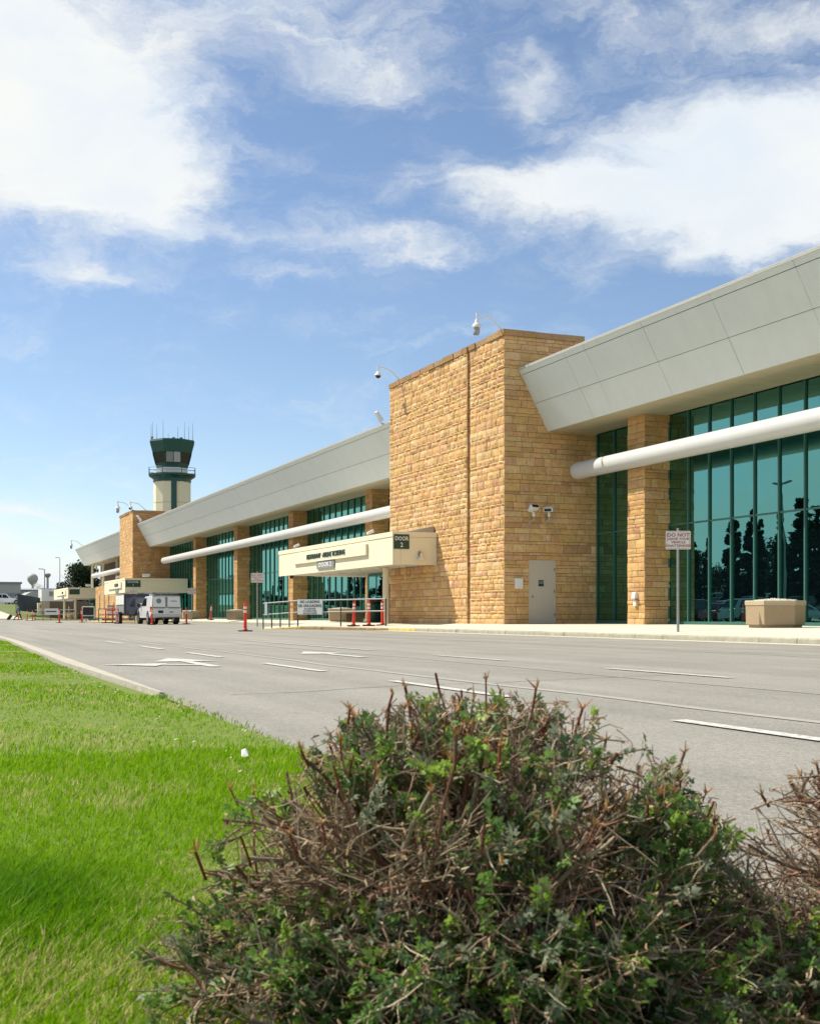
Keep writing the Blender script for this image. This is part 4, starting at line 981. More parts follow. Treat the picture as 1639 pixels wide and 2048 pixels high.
cw = ctl('cab_window', MB().lathe([(3.68,32.2),(4.33,34.5)], n=8, rot=.5), MAT['carwin'])
a, b = oct_(3.74,32.2), oct_(4.39,34.5)
mu = MB()
for k in range(8): mu.tube([a[k],b[k]], .10, n=6)
ctl('window_post', mu, MAT['towergreen'], cw)
ctl('blind', slab(-1.25,.2,4.03,4.06,32.3,34.4), MAT['signgrey'], cw); ctl('blind', slab(.35,1.7,4.03,4.06,32.3,34.4), MAT['galv'], cw)
ctl('parapet', MB().lathe([(4.40,34.45),(5.05,36.7),(4.9,37.1),(.1,37.1)], n=8, rot=.5), MAT['towergreen'])
for x, h in ((-4.4,3.6),(-4.1,4.1),(-3.2,3.5),(-1.9,4.5),(-.8,1.9),(1.2,3.2),(2.6,4.3),(3.5,3.3),(4.3,3.9)):
    d = random.uniform(-1.2,1.2); ctl('antenna', MB().tube([fr(x,d,37.0),fr(x,d,37.0+h)], [.07,.03], n=6), MAT['galv'])
for x in (-4.2,.3,1.9): ctl('dish', MB().lathe([(.05,37.1),(.12,37.5),(.35,37.9),(.1,38.0)], fr(x,0,0), n=10), MAT['galv'])

CT.scale = (.94,.94,.957)
# ------------------------------------------------------------------ trees
leaf_dark = mat('tree_leaf', tint=True, rough=0.75, trans=0.25, spec=0.2)
bark = mat('bark', (0.09,0.065,0.045), 0.95, var=0.3, vscale=6)
def crown_mesh(name, parent, n, size, shape, cols, leaf=.28, clumps=26):
    """leaf-sized faces gathered in clumps through the crown's volume"""
    V, F, T = [], [], []
    cl = [shape() for _ in range(clumps)]
    q = 0
    c = np.array([cl[k % clumps][0] for k in range(n)]); rr = np.array([cl[k % clumps][1] for k in range(n)])
    d = rng.normal(size=(n,3)); d /= np.linalg.norm(d,axis=1)[:,None]
    p = c + d*(rr*rng.uniform(.25,1.05,n)**.6)[:,None]*np.array([1,1,.85])
    a = rng.normal(size=(n,3)); a /= np.linalg.norm(a,axis=1)[:,None]; b = np.cross(a, rng.normal(size=(n,3))); b /= np.linalg.norm(b,axis=1)[:,None]
    s = rng.uniform(.6,1.3,n)[:,None]*leaf
    Vv = np.stack([p-a*s, p+b*s*.5, p+a*s, p-b*s*.5],1).reshape(-1,3)
    Ff = np.arange(4*n).reshape(n,4)
    tint = np.array(cols)[rng.integers(0,len(cols),n)]*rng.uniform(.75,1.25,n)[:,None]
    return npmesh(name, Vv, Ff, leaf_dark, parent, tint=tint)
GREENS = [(.022,.042,.016),(.03,.055,.02),(.018,.034,.016),(.04,.062,.022)]
def broad_tree(p, h, w, label, n=5200, cat='tree', group=None, cols=GREENS, cone=False):
    t = thing('broadleaf_tree', label, cat, p, random.uniform(0,6), group)
    tk_ = MB().tube([(0,0,-.1),(.05,0,h*.25),(0,.1,h*.6),(0,0,h*.9)], [h*.028,h*.022,h*.014,.02], n=8)
    for k in range(9):
        a = random.uniform(0,6.28); z = h*random.uniform(.22,.7); l = w*.42*(1.1-z/h)
        tk_.tube([(0,0,z),(l*.6*math.cos(a),l*.6*math.sin(a),z+l*.45),(l*math.cos(a),l*math.sin(a),z+l*.8)], [h*.009,h*.006,.01], n=5)
    build('trunk', tk_, bark, parent=t, world=False)
    def sh_():
        z = random.uniform(.14,.93); 
        prof = (1-z)**.55 if cone else math.sqrt(max(.02,1-((z-.48)/.55)**2))
        a = random.uniform(0,6.28); r = w/2*prof*math.sqrt(random.random())*.85
        return ((r*math.cos(a), r*math.sin(a), z*h), (w*.16 if not cone else w*.13)*random.uniform(.7,1.2))
    crown_mesh('crown', t, n, w, sh_, cols, leaf=h*.026, clumps=46)
    return t
def poplar(label, group, n=3200):
    t = thing('poplar_tree', label, 'tree', (0,0,0), 0, group)
    build('trunk', MB().tube([(0,0,-.1),(0,0,3),(0,0,8.6)], [.16,.12,.02], n=7), bark, parent=t, world=False)
    def sh_():
        z = random.uniform(.0,1.0)**1.15; prof = min(1,.4+z*2.6)*(1-z)**.9
        a = random.uniform(0,6.28); r = 1.15*prof*math.sqrt(random.random())
        return ((r*math.cos(a), r*math.sin(a), 1.0+z*7.7), (.38-.18*z)*random.uniform(.7,1.2))
    crown_mesh('crown', t, n, 2, sh_, GREENS, leaf=.22, clumps=80); return t
broad_tree((25.2,204,1.9), 6.9, 11.0, 'dark dense tree standing behind the farthest canopy', n=12000, cone=True)
broad_tree((20.5,196,1.4), 3.2, 4.2, 'smaller dark tree partly under the farthest canopy', n=2200)
bare = broad_tree((51.2,560,3), 12, 9, 'pale bare tree on the horizon beside the water tower', n=700, cols=[(.42,.41,.39),(.5,.49,.47)])

# ------------------------------------------------------------------ bank, upper car park and the far buildings
bank = MB()
bank.add([(-30,163,0),(14.0,172,0),(30,176,0),(-30,196,2.25),(13,199,2.25),(32,200,2.25)], [(0,1,4,3),(1,2,5,4)])
bm = mat('bank_grass', (0.11,0.145,0.03), 0.95, var=0.3, vscale=1.5, bump=0.4, bscale=8)
structure('bank', bank, bm)
structure('upper_parking', MB().add([(-30,196,2.25),(13,199,2.25),(32,200,2.25),(60,290,2.4),(-40,290,2.4)], [(0,1,2,3,4)]), MAT['asphalt'])
structure('path', MB().add([(2.0,165.5,.08),(13.4,172.0,.08),(9.3,197.9,2.30),(3.5,197.2,2.3)], [(0,1,2,3)]), MAT['concrete'])
structure('sidewalk', MB().add([(12.6,155,.03),(24,155,.03),(24,172,.05),(14,171,.05)], [(0,1,2,3)]), MAT['concrete'])
fcar = [('white','white SUV at the left edge of the upper car park',True,(13.4,204,2.25),78),('white','white hatchback parked left of the dark canopy on the bank',False,(16.4,201.5,2.25),70),('silver','silver car behind the white hatchback on the bank',True,(13.0,214,2.27),80),
        ('white','long white car seen beyond the dark canopy',True,(22.2,208,2.28),88),('purple','dark purple car behind the light pole on the bank',True,(23.2,201.5,2.25),90),('black','black car near the low grey wall on the bank',True,(26.2,203,2.25),84),('silver','silver car under the dark tree on the bank',False,(29.0,212,2.28),80)]
for pnt, l, suv, p, rz in fcar:
    c = car(l, pnt, suv, 'cars on the upper car park'); c.location = p; c.rotation_euler.z = R(rz)
wall_grey = mat('warehouse_wall', (0.40,0.41,0.40), 0.7, var=0.05, vscale=.3); roof_grey = mat('warehouse_roof', (0.24,0.25,0.26), 0.6)
wh = thing('warehouse', 'long grey warehouse with a dark fascia at the far left', 'warehouse', (18,330,2.4), R(2))
build('wall', MB().box(-30,7.5,0,25,0,6.2), wall_grey, parent=wh, world=False); build('roof', MB().box(-30.3,7.8,-.3,25,6.2,6.7), roof_grey, parent=wh, world=False)
build('band', MB().box(-30,7.5,-.25,-.02,3.2,3.8), roof_grey, parent=wh, world=False)
for x in np.arange(-10,5,4.0): build('door', MB().box(x,x+2.6,-.06,-.01,0,2.9), MAT['white'], parent=wh, world=False)
hg = thing('hangar', 'low grey hangar right of the warehouse with white eaves', 'hangar', (28.5,345,2.4), R(2))
build('wall', MB().box(-3,8,0,25,0,5.0), wall_grey, parent=hg, world=False); build('roof', MB().add([(-3.5,-.4,5.0),(8.4,-.4,5.0),(8.4,12,5.6),(-3.5,12,5.6),(-3.5,25,5.0),(8.4,25,5.0)], [(0,1,2,3),(3,2,5,4)]), MAT['galv'], parent=hg, world=False)
build('eaves', MB().box(3,8.5,-.5,-.05,4.8,5.4), MAT['white'], parent=hg, world=False)
for x in (3.2,5.4): build('window', MB().box(x,x+1.6,-.06,-.01,2.8,4.6), MAT['white'], parent=hg, world=False)
ar = thing('arched_shelter', 'grey arched shelter roof in front of the hangar', 'shelter', (25.5,290,2.4), R(3))
arc = [(3.2*math.cos(R(180*k/10)), 3.6*math.sin(R(180*k/10))) for k in range(11)]
build('cover', MB().prism(arc, 0, 10, 'xz'), mat('shelter_cover', (0.30,0.33,0.31), 0.6), parent=ar, world=False)
wt_ = thing('water_tower', 'pale bulb shaped water tower far away on the left horizon', 'water tower', (77.4,900,0))
build('tank', MB().lathe([(.8,21.5),(2.0,22.6),(3.3,24.4),(3.8,26.0),(3.4,28.0),(2.0,29.4),(.3,29.9)], (0,0,0), n=20), wall_grey, parent=wt_, world=False, smooth=True); build('stem', MB().lathe([(1.6,0),(.9,6),(.8,22)], n=14), wall_grey, parent=wt_, world=False, smooth=True)
st2 = thing('distant_tower', 'small far tower with a wide head between water tower and light poles', 'tower', (54.5,560,0))
build('shaft', MB().lathe([(.6,0),(.5,17)], n=10), wall_grey, parent=st2, world=False); build('head', MB().lathe([(.6,17),(1.3,17.8),(1.4,18.6),(.8,19.0)], n=12), roof_grey, parent=st2, world=False)
def lamp_pole(p, h, label, rz=0, double=False, group='light poles beyond the car park'):
    t = thing('light_pole', label, 'light pole', p, R(rz), group)
    build('pole', MB().tube([(0,0,0),(0,0,h)], [.11,.07], n=8), MAT['galv'], parent=t, world=False)
    for s in ((-1,1) if double else (-1,)):
        build('lamp_head', MB().hexa([(s*.1,-.14,h-.06),(s*.95,-.17,h-.02),(s*.95,.17,h-.02),(s*.1,.14,h-.06)],[(s*.1,-.12,h+.06),(s*.95,-.12,h+.10),(s*.95,.12,h+.10),(s*.1,.12,h+.06)]), MAT['galv'], parent=t, world=False)
    return t
for p, h, l in (((29,272,2.4),10.5,'light pole left of the dark tree, second from the water tower'),((35.5,300,2.4),8.0,'short light pole just left of the dark tree'),((39.5,310,2.4),14.5,'tall light pole rising left of the dark tree'),((41,305,2.4),9,'short light pole touching the edge of the dark tree'),
                ((53,330,2.4),17,'tall light pole behind the dark tree crown'),((58,335,2.4),17.5,'tallest light pole at the tip of the grey roof'),((66,330,2.4),11,'light pole seen under the end of the grey roof'),((40.8,277,2.4),9.5,'thin light pole behind the dark tree'),
                ((19.3,203,2.3),5.6,'white light pole standing among the cars on the bank')):
    lamp_pole(p, h, l)
# things on the bank
sc_ = thing('shade_canopy', 'dark green tarpaulin canopy stretched on posts on the bank', 'canopy', (14.3,178,.5))
cv = MB(); nx, ny = 6, 4; vs = []
for j in range(ny+1):
    for i in range(nx+1):
        x = -1.0+4.0*i/nx; z = 3.05-.75*i/nx - (2.35*j/ny)*(1-.12*i/nx) ; y = -.4*j/ny + .12*math.sin(i*1.7+j)
        vs.append((x,y,z))
cv.add(vs, [(j*(nx+1)+i, j*(nx+1)+i+1, (j+1)*(nx+1)+i+1, (j+1)*(nx+1)+i) for j in range(ny) for i in range(nx)])
cv.add([(x,y+2.6,z) for x,y,z in vs[:nx+1]] + vs[:nx+1], [(i,i+1,nx+2+i,nx+1+i) for i in range(nx)])
cvo = build('tarpaulin', cv, mat('tarpaulin', (.03,.045,.05), .7), parent=sc_, world=False)
for x,y in ((-1,0),(3,0),(-1,2.6),(3,2.6)): build('post', MB().tube([(x,y,-.6),(x,y,3.0-.19*(x+1))], .05, n=6), MAT['railgreen'], parent=sc_, world=False)
gcab = thing('generator_cabinet', 'cream metal cabinet standing right of the dark canopy', 'cabinet', (17.0,176.5,.3))
build('housing', MB().box(-1.15,1.25,0,1.2,.15,1.95), MAT['cream'], parent=gcab, world=False, bevel=.04); build('plinth', MB().box(-1.2,1.3,-.05,1.25,0,.15), MAT['black'], parent=gcab, world=False)
build('grille', MB().box(-.1,.9,-.03,-.005,.5,1.6), MAT['offwhite'], parent=gcab, world=False); build('badge', MB().lathe([(.25,-.02),(.25,-.005)], (-.65,0,1.5), n=14, axis='y'), MAT['agg'], parent=gcab, world=False)
build('box', MB().box(1.3,2.4,.4,1.2,.9,2.3), MAT['cream'], parent=gcab, world=False)
uw = thing('utility_enclosure', 'low enclosure wall, white above brown, beside the farthest canopy', 'enclosure', (16.35,176,.05))
build('wall', MB().box(0,6.4,0,5,0,2.45), mat('brown_block', (.17,.12,.08), .9, var=.12, vscale=3), parent=uw, world=False)
build('upper_wall', MB().box(-.02,4.2,-.02,4.9,2.46,4.1), MAT['white'], parent=uw, world=False)
build('lit_end', MB().box(-.06,1.05,-.06,-.025,.0,2.44), MAT['aggrim'], parent=uw, world=False);  # sunlit left end put in as a lighter tan slab
for x, z in ((1.0,3.2),(2.2,3.0),(3.2,3.3)): build('service_box', MB().box(x,x+.45,-.2,-.03,z,z+.55), MAT['signgrey'], parent=uw, world=False)
pot = thing('round_planter', 'pale bowl shaped planter against the brown low wall', 'planter', (18.8,158.5,.05)); build('basin', MB().lathe([(.55,0),(.8,.1),(1.5,.8),(1.45,.9),(1.3,.82)], n=18), MAT['aggrim'], parent=pot, world=False, smooth='auto')
for x, y, r, l in ((18.5,168,1.0,'round clipped green shrub below the dark purple car'),(20.2,171,.8,'small green shrub right of the cream cabinet'),):
    sb_ = thing('shrub', l, 'shrub', (x,y,.2))
    def sh_():
        d = Vector((random.gauss(0,1),random.gauss(0,1),abs(random.gauss(0,1)))).normalized()*r*.75; return ((d.x,d.y,d.z*.8+.2), r*.3)
    crown_mesh('foliage', sb_, 900, r, sh_, [(.035,.065,.02),(.05,.08,.025)], leaf=.10, clumps=20); build('stem', MB().tube([(0,0,-.2),(0,0,.6)], .05, n=6), bark, parent=sb_, world=False)

# ------------------------------------------------------------------ people
def skin_body(t, name, joints, edges, radii, m):
    me = bpy.data.meshes.new(name); me.from_pydata(joints, edges, []); me.materials.append(m)
    o = bpy.data.objects.new(name, me); COL.objects.link(o); o.parent = t
    sk = o.modifiers.new('skin', 'SKIN'); me.skin_vertices.new(name='skin') if not me.skin_vertices else None
    for v, r in zip(me.skin_vertices[0].data, radii): v.radius = (r, r)
    me.skin_vertices[0].data[0].use_root = True
    ss_ = o.modifiers.new('sub', 'SUBSURF'); ss_.levels = 1; ss_.render_levels = 2
    return o
def person(p, rz, label, top, legs, stride, suitcase_hand=False, hair='hair'):
    """faces +X in its own frame"""
    t = thing('person', label, 'person', p, rz); s = stride
    J = [(0,0,.96),(0,0,1.12),(.01,0,1.34),(.02,0,1.46),(.03,0,1.54),(.05,0,1.64),(.04,0,1.74),
         (0,.10,.90),(s*.45,.11,.50),(s*.55,.11,.09),(s*.55+.16,.11,.04),
         (0,-.10,.90),(-s*.15,-.11,.49),(-s*.75,-.11,.14),(-s*.75+.13,-.11,.04),
         (.0,.19,1.41),(-s*.28,.24,1.14),(-s*.25,.25,.90),(-s*.22,.25,.80),
         (.0,-.19,1.41),(s*.18,-.24,1.14),(s*.42,-.24,.95),(s*.48,-.24,.86)]
    E = [(0,1),(1,2),(2,3),(3,4),(4,5),(5,6),(0,7),(7,8),(8,9),(9,10),(0,11),(11,12),(12,13),(13,14),(3,15),(15,16),(16,17),(17,18),(3,19),(19,20),(20,21),(21,22)]
    rad = [.14,.13,.15,.11,.055,.095,.07,.10,.065,.045,.04,.10,.065,.045,.04,.06,.045,.035,.03,.06,.045,.035,.03]
    skin_body(t, 'body', J, E, rad, MAT['skin'])
    tm, lm = mat('shirt', top, .8), mat('trousers', legs, .85)
    o = skin_body(t, 'shirt', [J[0],J[1],J[2],(.02,0,1.45),J[15],J[16],J[17],J[19],J[20],J[21]], [(0,1),(1,2),(2,3),(3,4),(4,5),(5,6),(3,7),(7,8),(8,9)], [.155,.15,.17,.10,.075,.06,.05,.075,.06,.05], tm)
    skin_body(t, 'trousers', [(0,0,.98),J[7],J[8],(J[9][0],J[9][1],.12),J[11],J[12],(J[13][0],J[13][1],.17)], [(0,1),(1,2),(2,3),(0,4),(4,5),(5,6)], [.155,.118,.085,.065,.118,.085,.065], lm)
    build('hair', MB().lathe([(.02,.10),(.085,.075),(.108,.02),(.10,-.03),(.06,-.06)], (.02,0,1.69), n=14), MAT[hair], parent=t, world=False, smooth=True)
    for y in (.035,-.035): build('eye', MB().lathe([(.004,-.012),(.012,0),(.004,.012)], (.125,y,1.655), n=8), MAT['black'], parent=t, world=False)
    build('nose', MB().add([(.125,-.012,1.61),(.125,.012,1.61),(.15,0,1.615),(.13,0,1.65)], [(0,1,2),(0,2,3),(2,1,3)]), MAT['skin'], parent=t, world=False)
    sho = MB()
    for k in (10,14): x,y,z = J[k]; sho.hexa([(x-.19,y-.05,z-.05),(x+.08,y-.05,z-.05),(x+.08,y+.05,z-.05),(x-.19,y+.05,z-.05)],[(x-.18,y-.04,z+.05),(x+.04,y-.035,z+.02),(x+.04,y+.035,z+.02),(x-.18,y+.04,z+.05)])
    build('shoes', sho, MAT['black'], parent=t, world=False, bevel=.015)
    for k, side in ((18,1),(22,-1)):
        x,y,z = J[k]
        for q in range(4): build('finger', MB().tube([(x+.02*(q-1.5),y,z-.0),(x+.021*(q-1.5)+.004,y-side*.01,z-.055),(x+.02*(q-1.5)+.012,y-side*.02,z-.09)], [.010,.009,.006], n=6), MAT['skin'], parent=t, world=False, smooth=True)
        build('thumb', MB().tube([(x+.03,y,z+.02),(x+.05,y-side*.015,z-.02),(x+.05,y-side*.02,z-.05)], [.012,.010,.007], n=6), MAT['skin'], parent=t, world=False, smooth=True)
    return t
person((11.35,151.0,.0), R(-8), 'traveller in a blue top and dark trousers striding while pulling a black suitcase', (.05,.19,.30), (.02,.022,.03), .62)
person((18.9,166.0,.05), R(165), 'person in dark grey clothes leaning forward under the farthest canopy', (.11,.11,.125), (.03,.03,.035), .35)
sc2 = thing('suitcase', 'black wheeled suitcase tilted behind the walking traveller', 'suitcase', (10.28,151.15,0), R(-8))
bd = build('shell', MB().box(-.17,.17,-.24,.24,.06,.72), MAT['black'], parent=sc2, world=False, bevel=.04); bd.rotation_euler = (0,R(38),0); bd.location = (-.1,0,.02)
build('handle', MB().tube([(.30,-.1,.60),(.72,-.18,.98),(.74,-.25,1.0),(.72,.05,.98),(.30,.06,.60)], .012, n=6), MAT['galv'], parent=sc2, world=False)
for y in (-.18,.18): build('wheel', MB().lathe([(.045,-.02),(.045,.02)], (-.12,y,.045), n=10, axis='y'), MAT['black'], parent=sc2, world=False)

# ------------------------------------------------------------------ the car park across the road (the mirror glass shows it)
structure('parking_lot', MB().add([(-9.5,-20,.008),(-11,-20,.01),(-60,-20,2.55),(-60,400,2.55),(-11,400,.01),(-9.5,182,.008),(-9.5,400,.008)], [(0,1,4,6),(1,2,3,4)]), MAT['asphalt'])
structure('verge', MB().add([(-9.4,-20,.03),(-3.0,-20,.03),(-4.0,62,.03),(-9.4,61,.03)], [(0,1,2,3)]), bm)
protos = {}
GR = 'cars parked in the lot across the road'
kinds = [('white',True),('silver',False),('black',True),('grey',True),('white',False),('navy',False),('red',False),('silver',True)]
cl_ = {k: car('%s %s parked in the lot mirrored in the terminal glass' % (k[0], 'SUV' if k[1] else 'saloon car'), k[0], k[1], GR) for k in kinds}
used = set()
def put(k, x, s, rz):
    if k in used: o = dup(cl_[k], (x,s,lot_z(x)), R(rz))
    else: o = cl_[k]; o.location = (x,s,lot_z(x)); o.rotation_euler.z = R(rz); used.add(k)
def lot_z(x): return max(.012, (-x-11)*.052)
for row, x in enumerate((-12.0,-18.5,-27.0,-34)):
    s = 40 + row*9
    while s < 200:
        if random.random() < .90: 
            k = random.choice(kinds); put(k, x+random.uniform(-.3,.3), s, 90 if row % 2 else -90)
        s += 2.75 if s < 120 else 3.4
pp = poplar('slender dark poplar beyond the lot across the road', 'poplars mirrored in the terminal glass')
bt = broad_tree((-44,60,1.5), 9, 7, 'broad dark tree beyond the lot across the road', n=3000, group='broad trees mirrored in the glass')
first = True
PT = [(98.3,.95,1.0),(95.8,.85,.7),(92.7,1.0,1.0),(90.8,1.1,1.05),(88.4,.98,.8),(85.9,1.03,.9),(83.3,1.15,1.6),(80.6,1.05,1.1),(77,1.1,1.2),(73,.95,1),(69,1.1,1.2),(64,1.0,1.1),(58,1.1,1.2),(50,1.2,1.2),(43,1.2,1.2)]
PT += [(102+6.2*q+random.uniform(-1.5,1.5), random.uniform(.6,1.0), random.uniform(.7,1.2)) for q in range(24)]
for s, k, w in PT:
    x = -25+random.uniform(-.6,.6)
    if first: pp.location = (x,s,lot_z(x)); pp.scale = (k*w,k*w,k); first = False
    else: dup(pp, (x,s,lot_z(x)-.3), random.uniform(0,6), scale=(k*w,k*w,k))
for q in range(52):
    s = 88 + q*2.3 if q < 22 else 140 + (q-22)*6.5
    dup(bt, (-38+random.uniform(-1.5,1.5), s, .9), random.uniform(0,6), scale=random.uniform(.42,.62) if q % 7 else .85)
lp = lamp_pole((-15.2,73.5,.2), 10.2, 'double headed light pole in the lot across the road', 90, True, 'light poles in the lot across the road')
for s in (96,130,170): dup(lp, (-15.2,s,.2), R(90))

# ------------------------------------------------------------------ lawn
from mathutils import noise as mnoise
lawn_soil = mat('lawn_soil', (0.12,0.17,0.015), 1.0, var=0.3, vscale=20)
ls = MB(); ss = [-20,-4,0,1,2,3,4,5,6,8,10,12,14,17,20,25,31.5,40.0]
vs = []
for s in ss: vs += [(-5.5, s, .015), (lawn_edge(s)-min(.20,max(-.03,.21*(s-8.2)/6.5)), s, .012)]
ls.add(vs, [(2*i,2*i+1,2*i+3,2*i+2) for i in range(len(ss)-1)])
structure('lawn', ls, lawn_soil)
grass_m = mat('grass_blade', tint=True, rough=0.5, trans=0.42, spec=0.12)
def lawn_blades():
    N = 1000000
    s = rng.uniform(.5, 38, N); x = rng.uniform(-2.6, 2.2, N)
    Y = .3751*x + .927*s; px = (.927*x - .3751*s)/Y
    ed = np.array([lawn_edge(v) for v in np.linspace(0,40,200)]); e = np.interp(s, np.linspace(0,40,200), ed)
    lim = e + np.where(s < 8.8, .06, -.19) + np.where(s < 8.5, 1, .25)*rng.normal(0,.025,N)
    keep = (x < lim) & (Y > 1.0) & (px > -.85) & (px < .40) & ((px > -.40) | (rng.random(N) < .5))
    dens = np.clip((1.7/Y)**.95, 0, 1)
    keep &= rng.uniform(0,1,N) < dens
    s, x, Y, px = s[keep], x[keep], Y[keep], px[keep]
    # three more draws close to the camera
    for _ in range(3):
        M_ = 200000; s2 = rng.uniform(.7,5.2,M_); x2 = rng.uniform(-.6,1.75,M_); Y2 = .3751*x2+.927*s2; p2 = (.927*x2-.3751*s2)/Y2
        k2 = (x2 < lawn_edge(3)+.04+rng.normal(0,.02,M_)) & (Y2 > 1.25) & (p2 > -.40) & (p2 < .37) & (rng.uniform(0,1,M_) < np.clip((2.0/Y2)**2.2,0,1)*.55)
        s = np.concatenate([s,s2[k2]]); x = np.concatenate([x,x2[k2]]); Y = np.concatenate([Y,Y2[k2]]); px = np.concatenate([px,p2[k2]])
    n = len(s)
    patch = np.array([mnoise.noise((a*1.9, b*1.1, 3.1)) + .6*mnoise.noise((a*5.5, b*4.0, 7.7)) for a, b in zip(x, s)])
    fine = np.array([mnoise.noise((a*21, b*17, 1.7)) for a, b in zip(x, s)])
    tallpatch = np.exp(-(((x-.18)/.26)**2 + ((s-2.62)/.42)**2))          # one patch of taller, darker green blades
    dry = np.clip(patch*1.5 + fine*.5 + .10, 0, 1)*(1-tallpatch)
    bed = np.clip((px-.20)/.1,0,1)*np.clip((2.4-s)/.6,0,1)           # straw under the shrubs
    h = (.019 + .013*rng.random(n) + .007*fine)*(1-.25*dry)*(1+1.0*tallpatch)*(1+.6*bed)*np.clip(1.15-.035*Y,.75,1.1)
    w = np.maximum(.0014, (.0004*Y))*rng.uniform(.7,1.25,n)
    a = rng.uniform(0,2*np.pi,n); lean = rng.uniform(.12,.75,n)*h*(1+.25*dry)
    wind = np.stack([np.full(n,.25), np.full(n,-.15)],1)
    dx, dy = np.cos(a)*lean + wind[:,0]*h, np.sin(a)*lean + wind[:,1]*h
    ta = rng.uniform(0,2*np.pi,n); wx, wy = np.cos(ta)*w, np.sin(ta)*w
    z0 = .012 + .010*np.sin(x*2.1+s*1.3)
    P = np.zeros((n,5,3))
    P[:,0] = np.stack([x-wx, s-wy, z0],1); P[:,1] = np.stack([x+wx, s+wy, z0],1)
    P[:,2] = np.stack([x+dx*.35+wx*.8, s+dy*.35+wy*.8, z0+h*.6],1); P[:,3] = np.stack([x+dx*.35-wx*.8, s+dy*.35-wy*.8, z0+h*.6],1)
    P[:,4] = np.stack([x+dx, s+dy, z0+h],1)
    b = np.arange(n)*5
    Q = np.stack([b,b+1,b+2,b+3],1); T = np.stack([b+3,b+2,b+4],1)
    g1, g2, g3, st = np.array([.155,.325,.003]), np.array([.255,.43,.006]), np.array([.06,.20,.008]), np.array([.58,.52,.22])
    m = rng.random(n)[:,None]; col = g1*(1-m)+g2*m
    col = col*(1-tallpatch[:,None]*.75) + g3*tallpatch[:,None]*.75
    kd = ((rng.random(n) < dry*.5) | (rng.random(n) < bed*.7))[:,None]
    col = np.where(kd, st*rng.uniform(.7,1.1,(n,1)), col)*rng.uniform(.82,1.15,(n,1))
    V = P.reshape(-1,3)
    npmesh('grass', V, [Q, T], grass_m, None, 'stuff', tint=np.concatenate([col, col]))
    print('grass blades', n)
lawn_blades()
pe = MB()
for _ in range(34):
    s = random.uniform(4.2,13); x = lawn_edge(s)-random.uniform(.02,.5); q = random.uniform(.004,.011)*(1+s*.05); z = .045
    pe.add([(x-q,s,z),(x,s-q,z+.004),(x+q,s+.3*q,z+.008),(x,s+q,z+.002)], [(0,1,2,3)])
build('petals', pe, MAT['white'], kind='stuff')
ps = MB().add([(1.215,4.80,.03),(1.24,4.785,.035),(1.248,4.82,.052),(1.222,4.83,.056),(1.234,4.81,.064)], [(0,1,4),(1,2,4),(2,3,4),(3,0,4)])
tag(build('paper_scrap', ps, MAT['white']), 'crumpled scrap of white paper lying on the lawn left of the bush', 'litter')

# ------------------------------------------------------------------ the clipped shrubs in front
twig_m = mat('twig', tint=True, rough=0.85, var=0.25, vscale=120, spec=0.2)
leafl_m = mat('shrub_leaf', tint=True, rough=0.5, trans=0.42, spec=0.35)
deadl_m = mat('dead_leaf', tint=True, rough=0.9, trans=0.30, spec=0.1)
def tubes(P, Rr, n=4):
    """P (m,k,3) polylines, Rr (m,k) radii -> verts, quads"""
    m, k, _ = P.shape
    d = np.gradient(P, axis=1); d /= np.linalg.norm(d,axis=2,keepdims=True)+1e-9
    ref = np.where(np.abs(d[:,:1,2:3]) < .8, np.array([0,0,1.]), np.array([1.,0,0])); ref = np.broadcast_to(ref, d.shape)
    a = np.cross(d, ref); a /= np.linalg.norm(a,axis=2,keepdims=True)+1e-9; b = np.cross(a, d)
    ang = np.arange(n)*2*np.pi/n
    V = P[:,:,None,:] + (a[:,:,None,:]*np.cos(ang)[None,None,:,None] + b[:,:,None,:]*np.sin(ang)[None,None,:,None])*Rr[:,:,None,None]
    i = np.arange(m)[:,None,None]*k*n; j = np.arange(k-1)[None,:,None]*n; c = np.arange(n)[None,None,:]; c2 = (c+1) % n
    F = np.stack([i+j+c, i+j+c2, i+j+n+c2, i+j+n+c], -1).reshape(-1,4)
    return V.reshape(-1,3), F, np.repeat(np.arange(m), (k-1)*n)
def leaf_template():
    V, F = [], []
    for ang, off, l, wd in ((0,.0068,1.0,.24),(42,.0052,.92,.22),(-42,.0052,.92,.22),(95,.0020,.7,.2),(-95,.0020,.7,.2)):
        l *= .0112; wd *= .0118; a = R(ang); c, s_ = math.cos(a), math.sin(a)
        o = np.array([off*1.0*math.cos(a*.3), 0, 0])
        for u, v, z in ((0,0,0),(l*.5,-wd,.0012),(l,0,-.0018),(l*.5,wd,.0012)):
            V.append((o[0]+u*c-v*s_, u*s_+v*c, z))
        b = len(V)-4; F += [(b,b+1,b+2,b+3)]
    return np.array(V), np.array(F)
LT, LF = leaf_template()
def rand_frames(n, up, wob):
    rng = np.random.default_rng(n)
    """rows of x (along the leaf), y, z axes; x roughly along `up`"""
    x = up + rng.normal(size=(n,3))*wob; x /= np.linalg.norm(x,axis=1)[:,None]
    z = np.cross(x, rng.normal(size=(n,3))); z /= np.linalg.norm(z,axis=1)[:,None]
    z = np.where((z[:,2] < 0)[:,None], -z, z); return x, np.cross(z, x), z
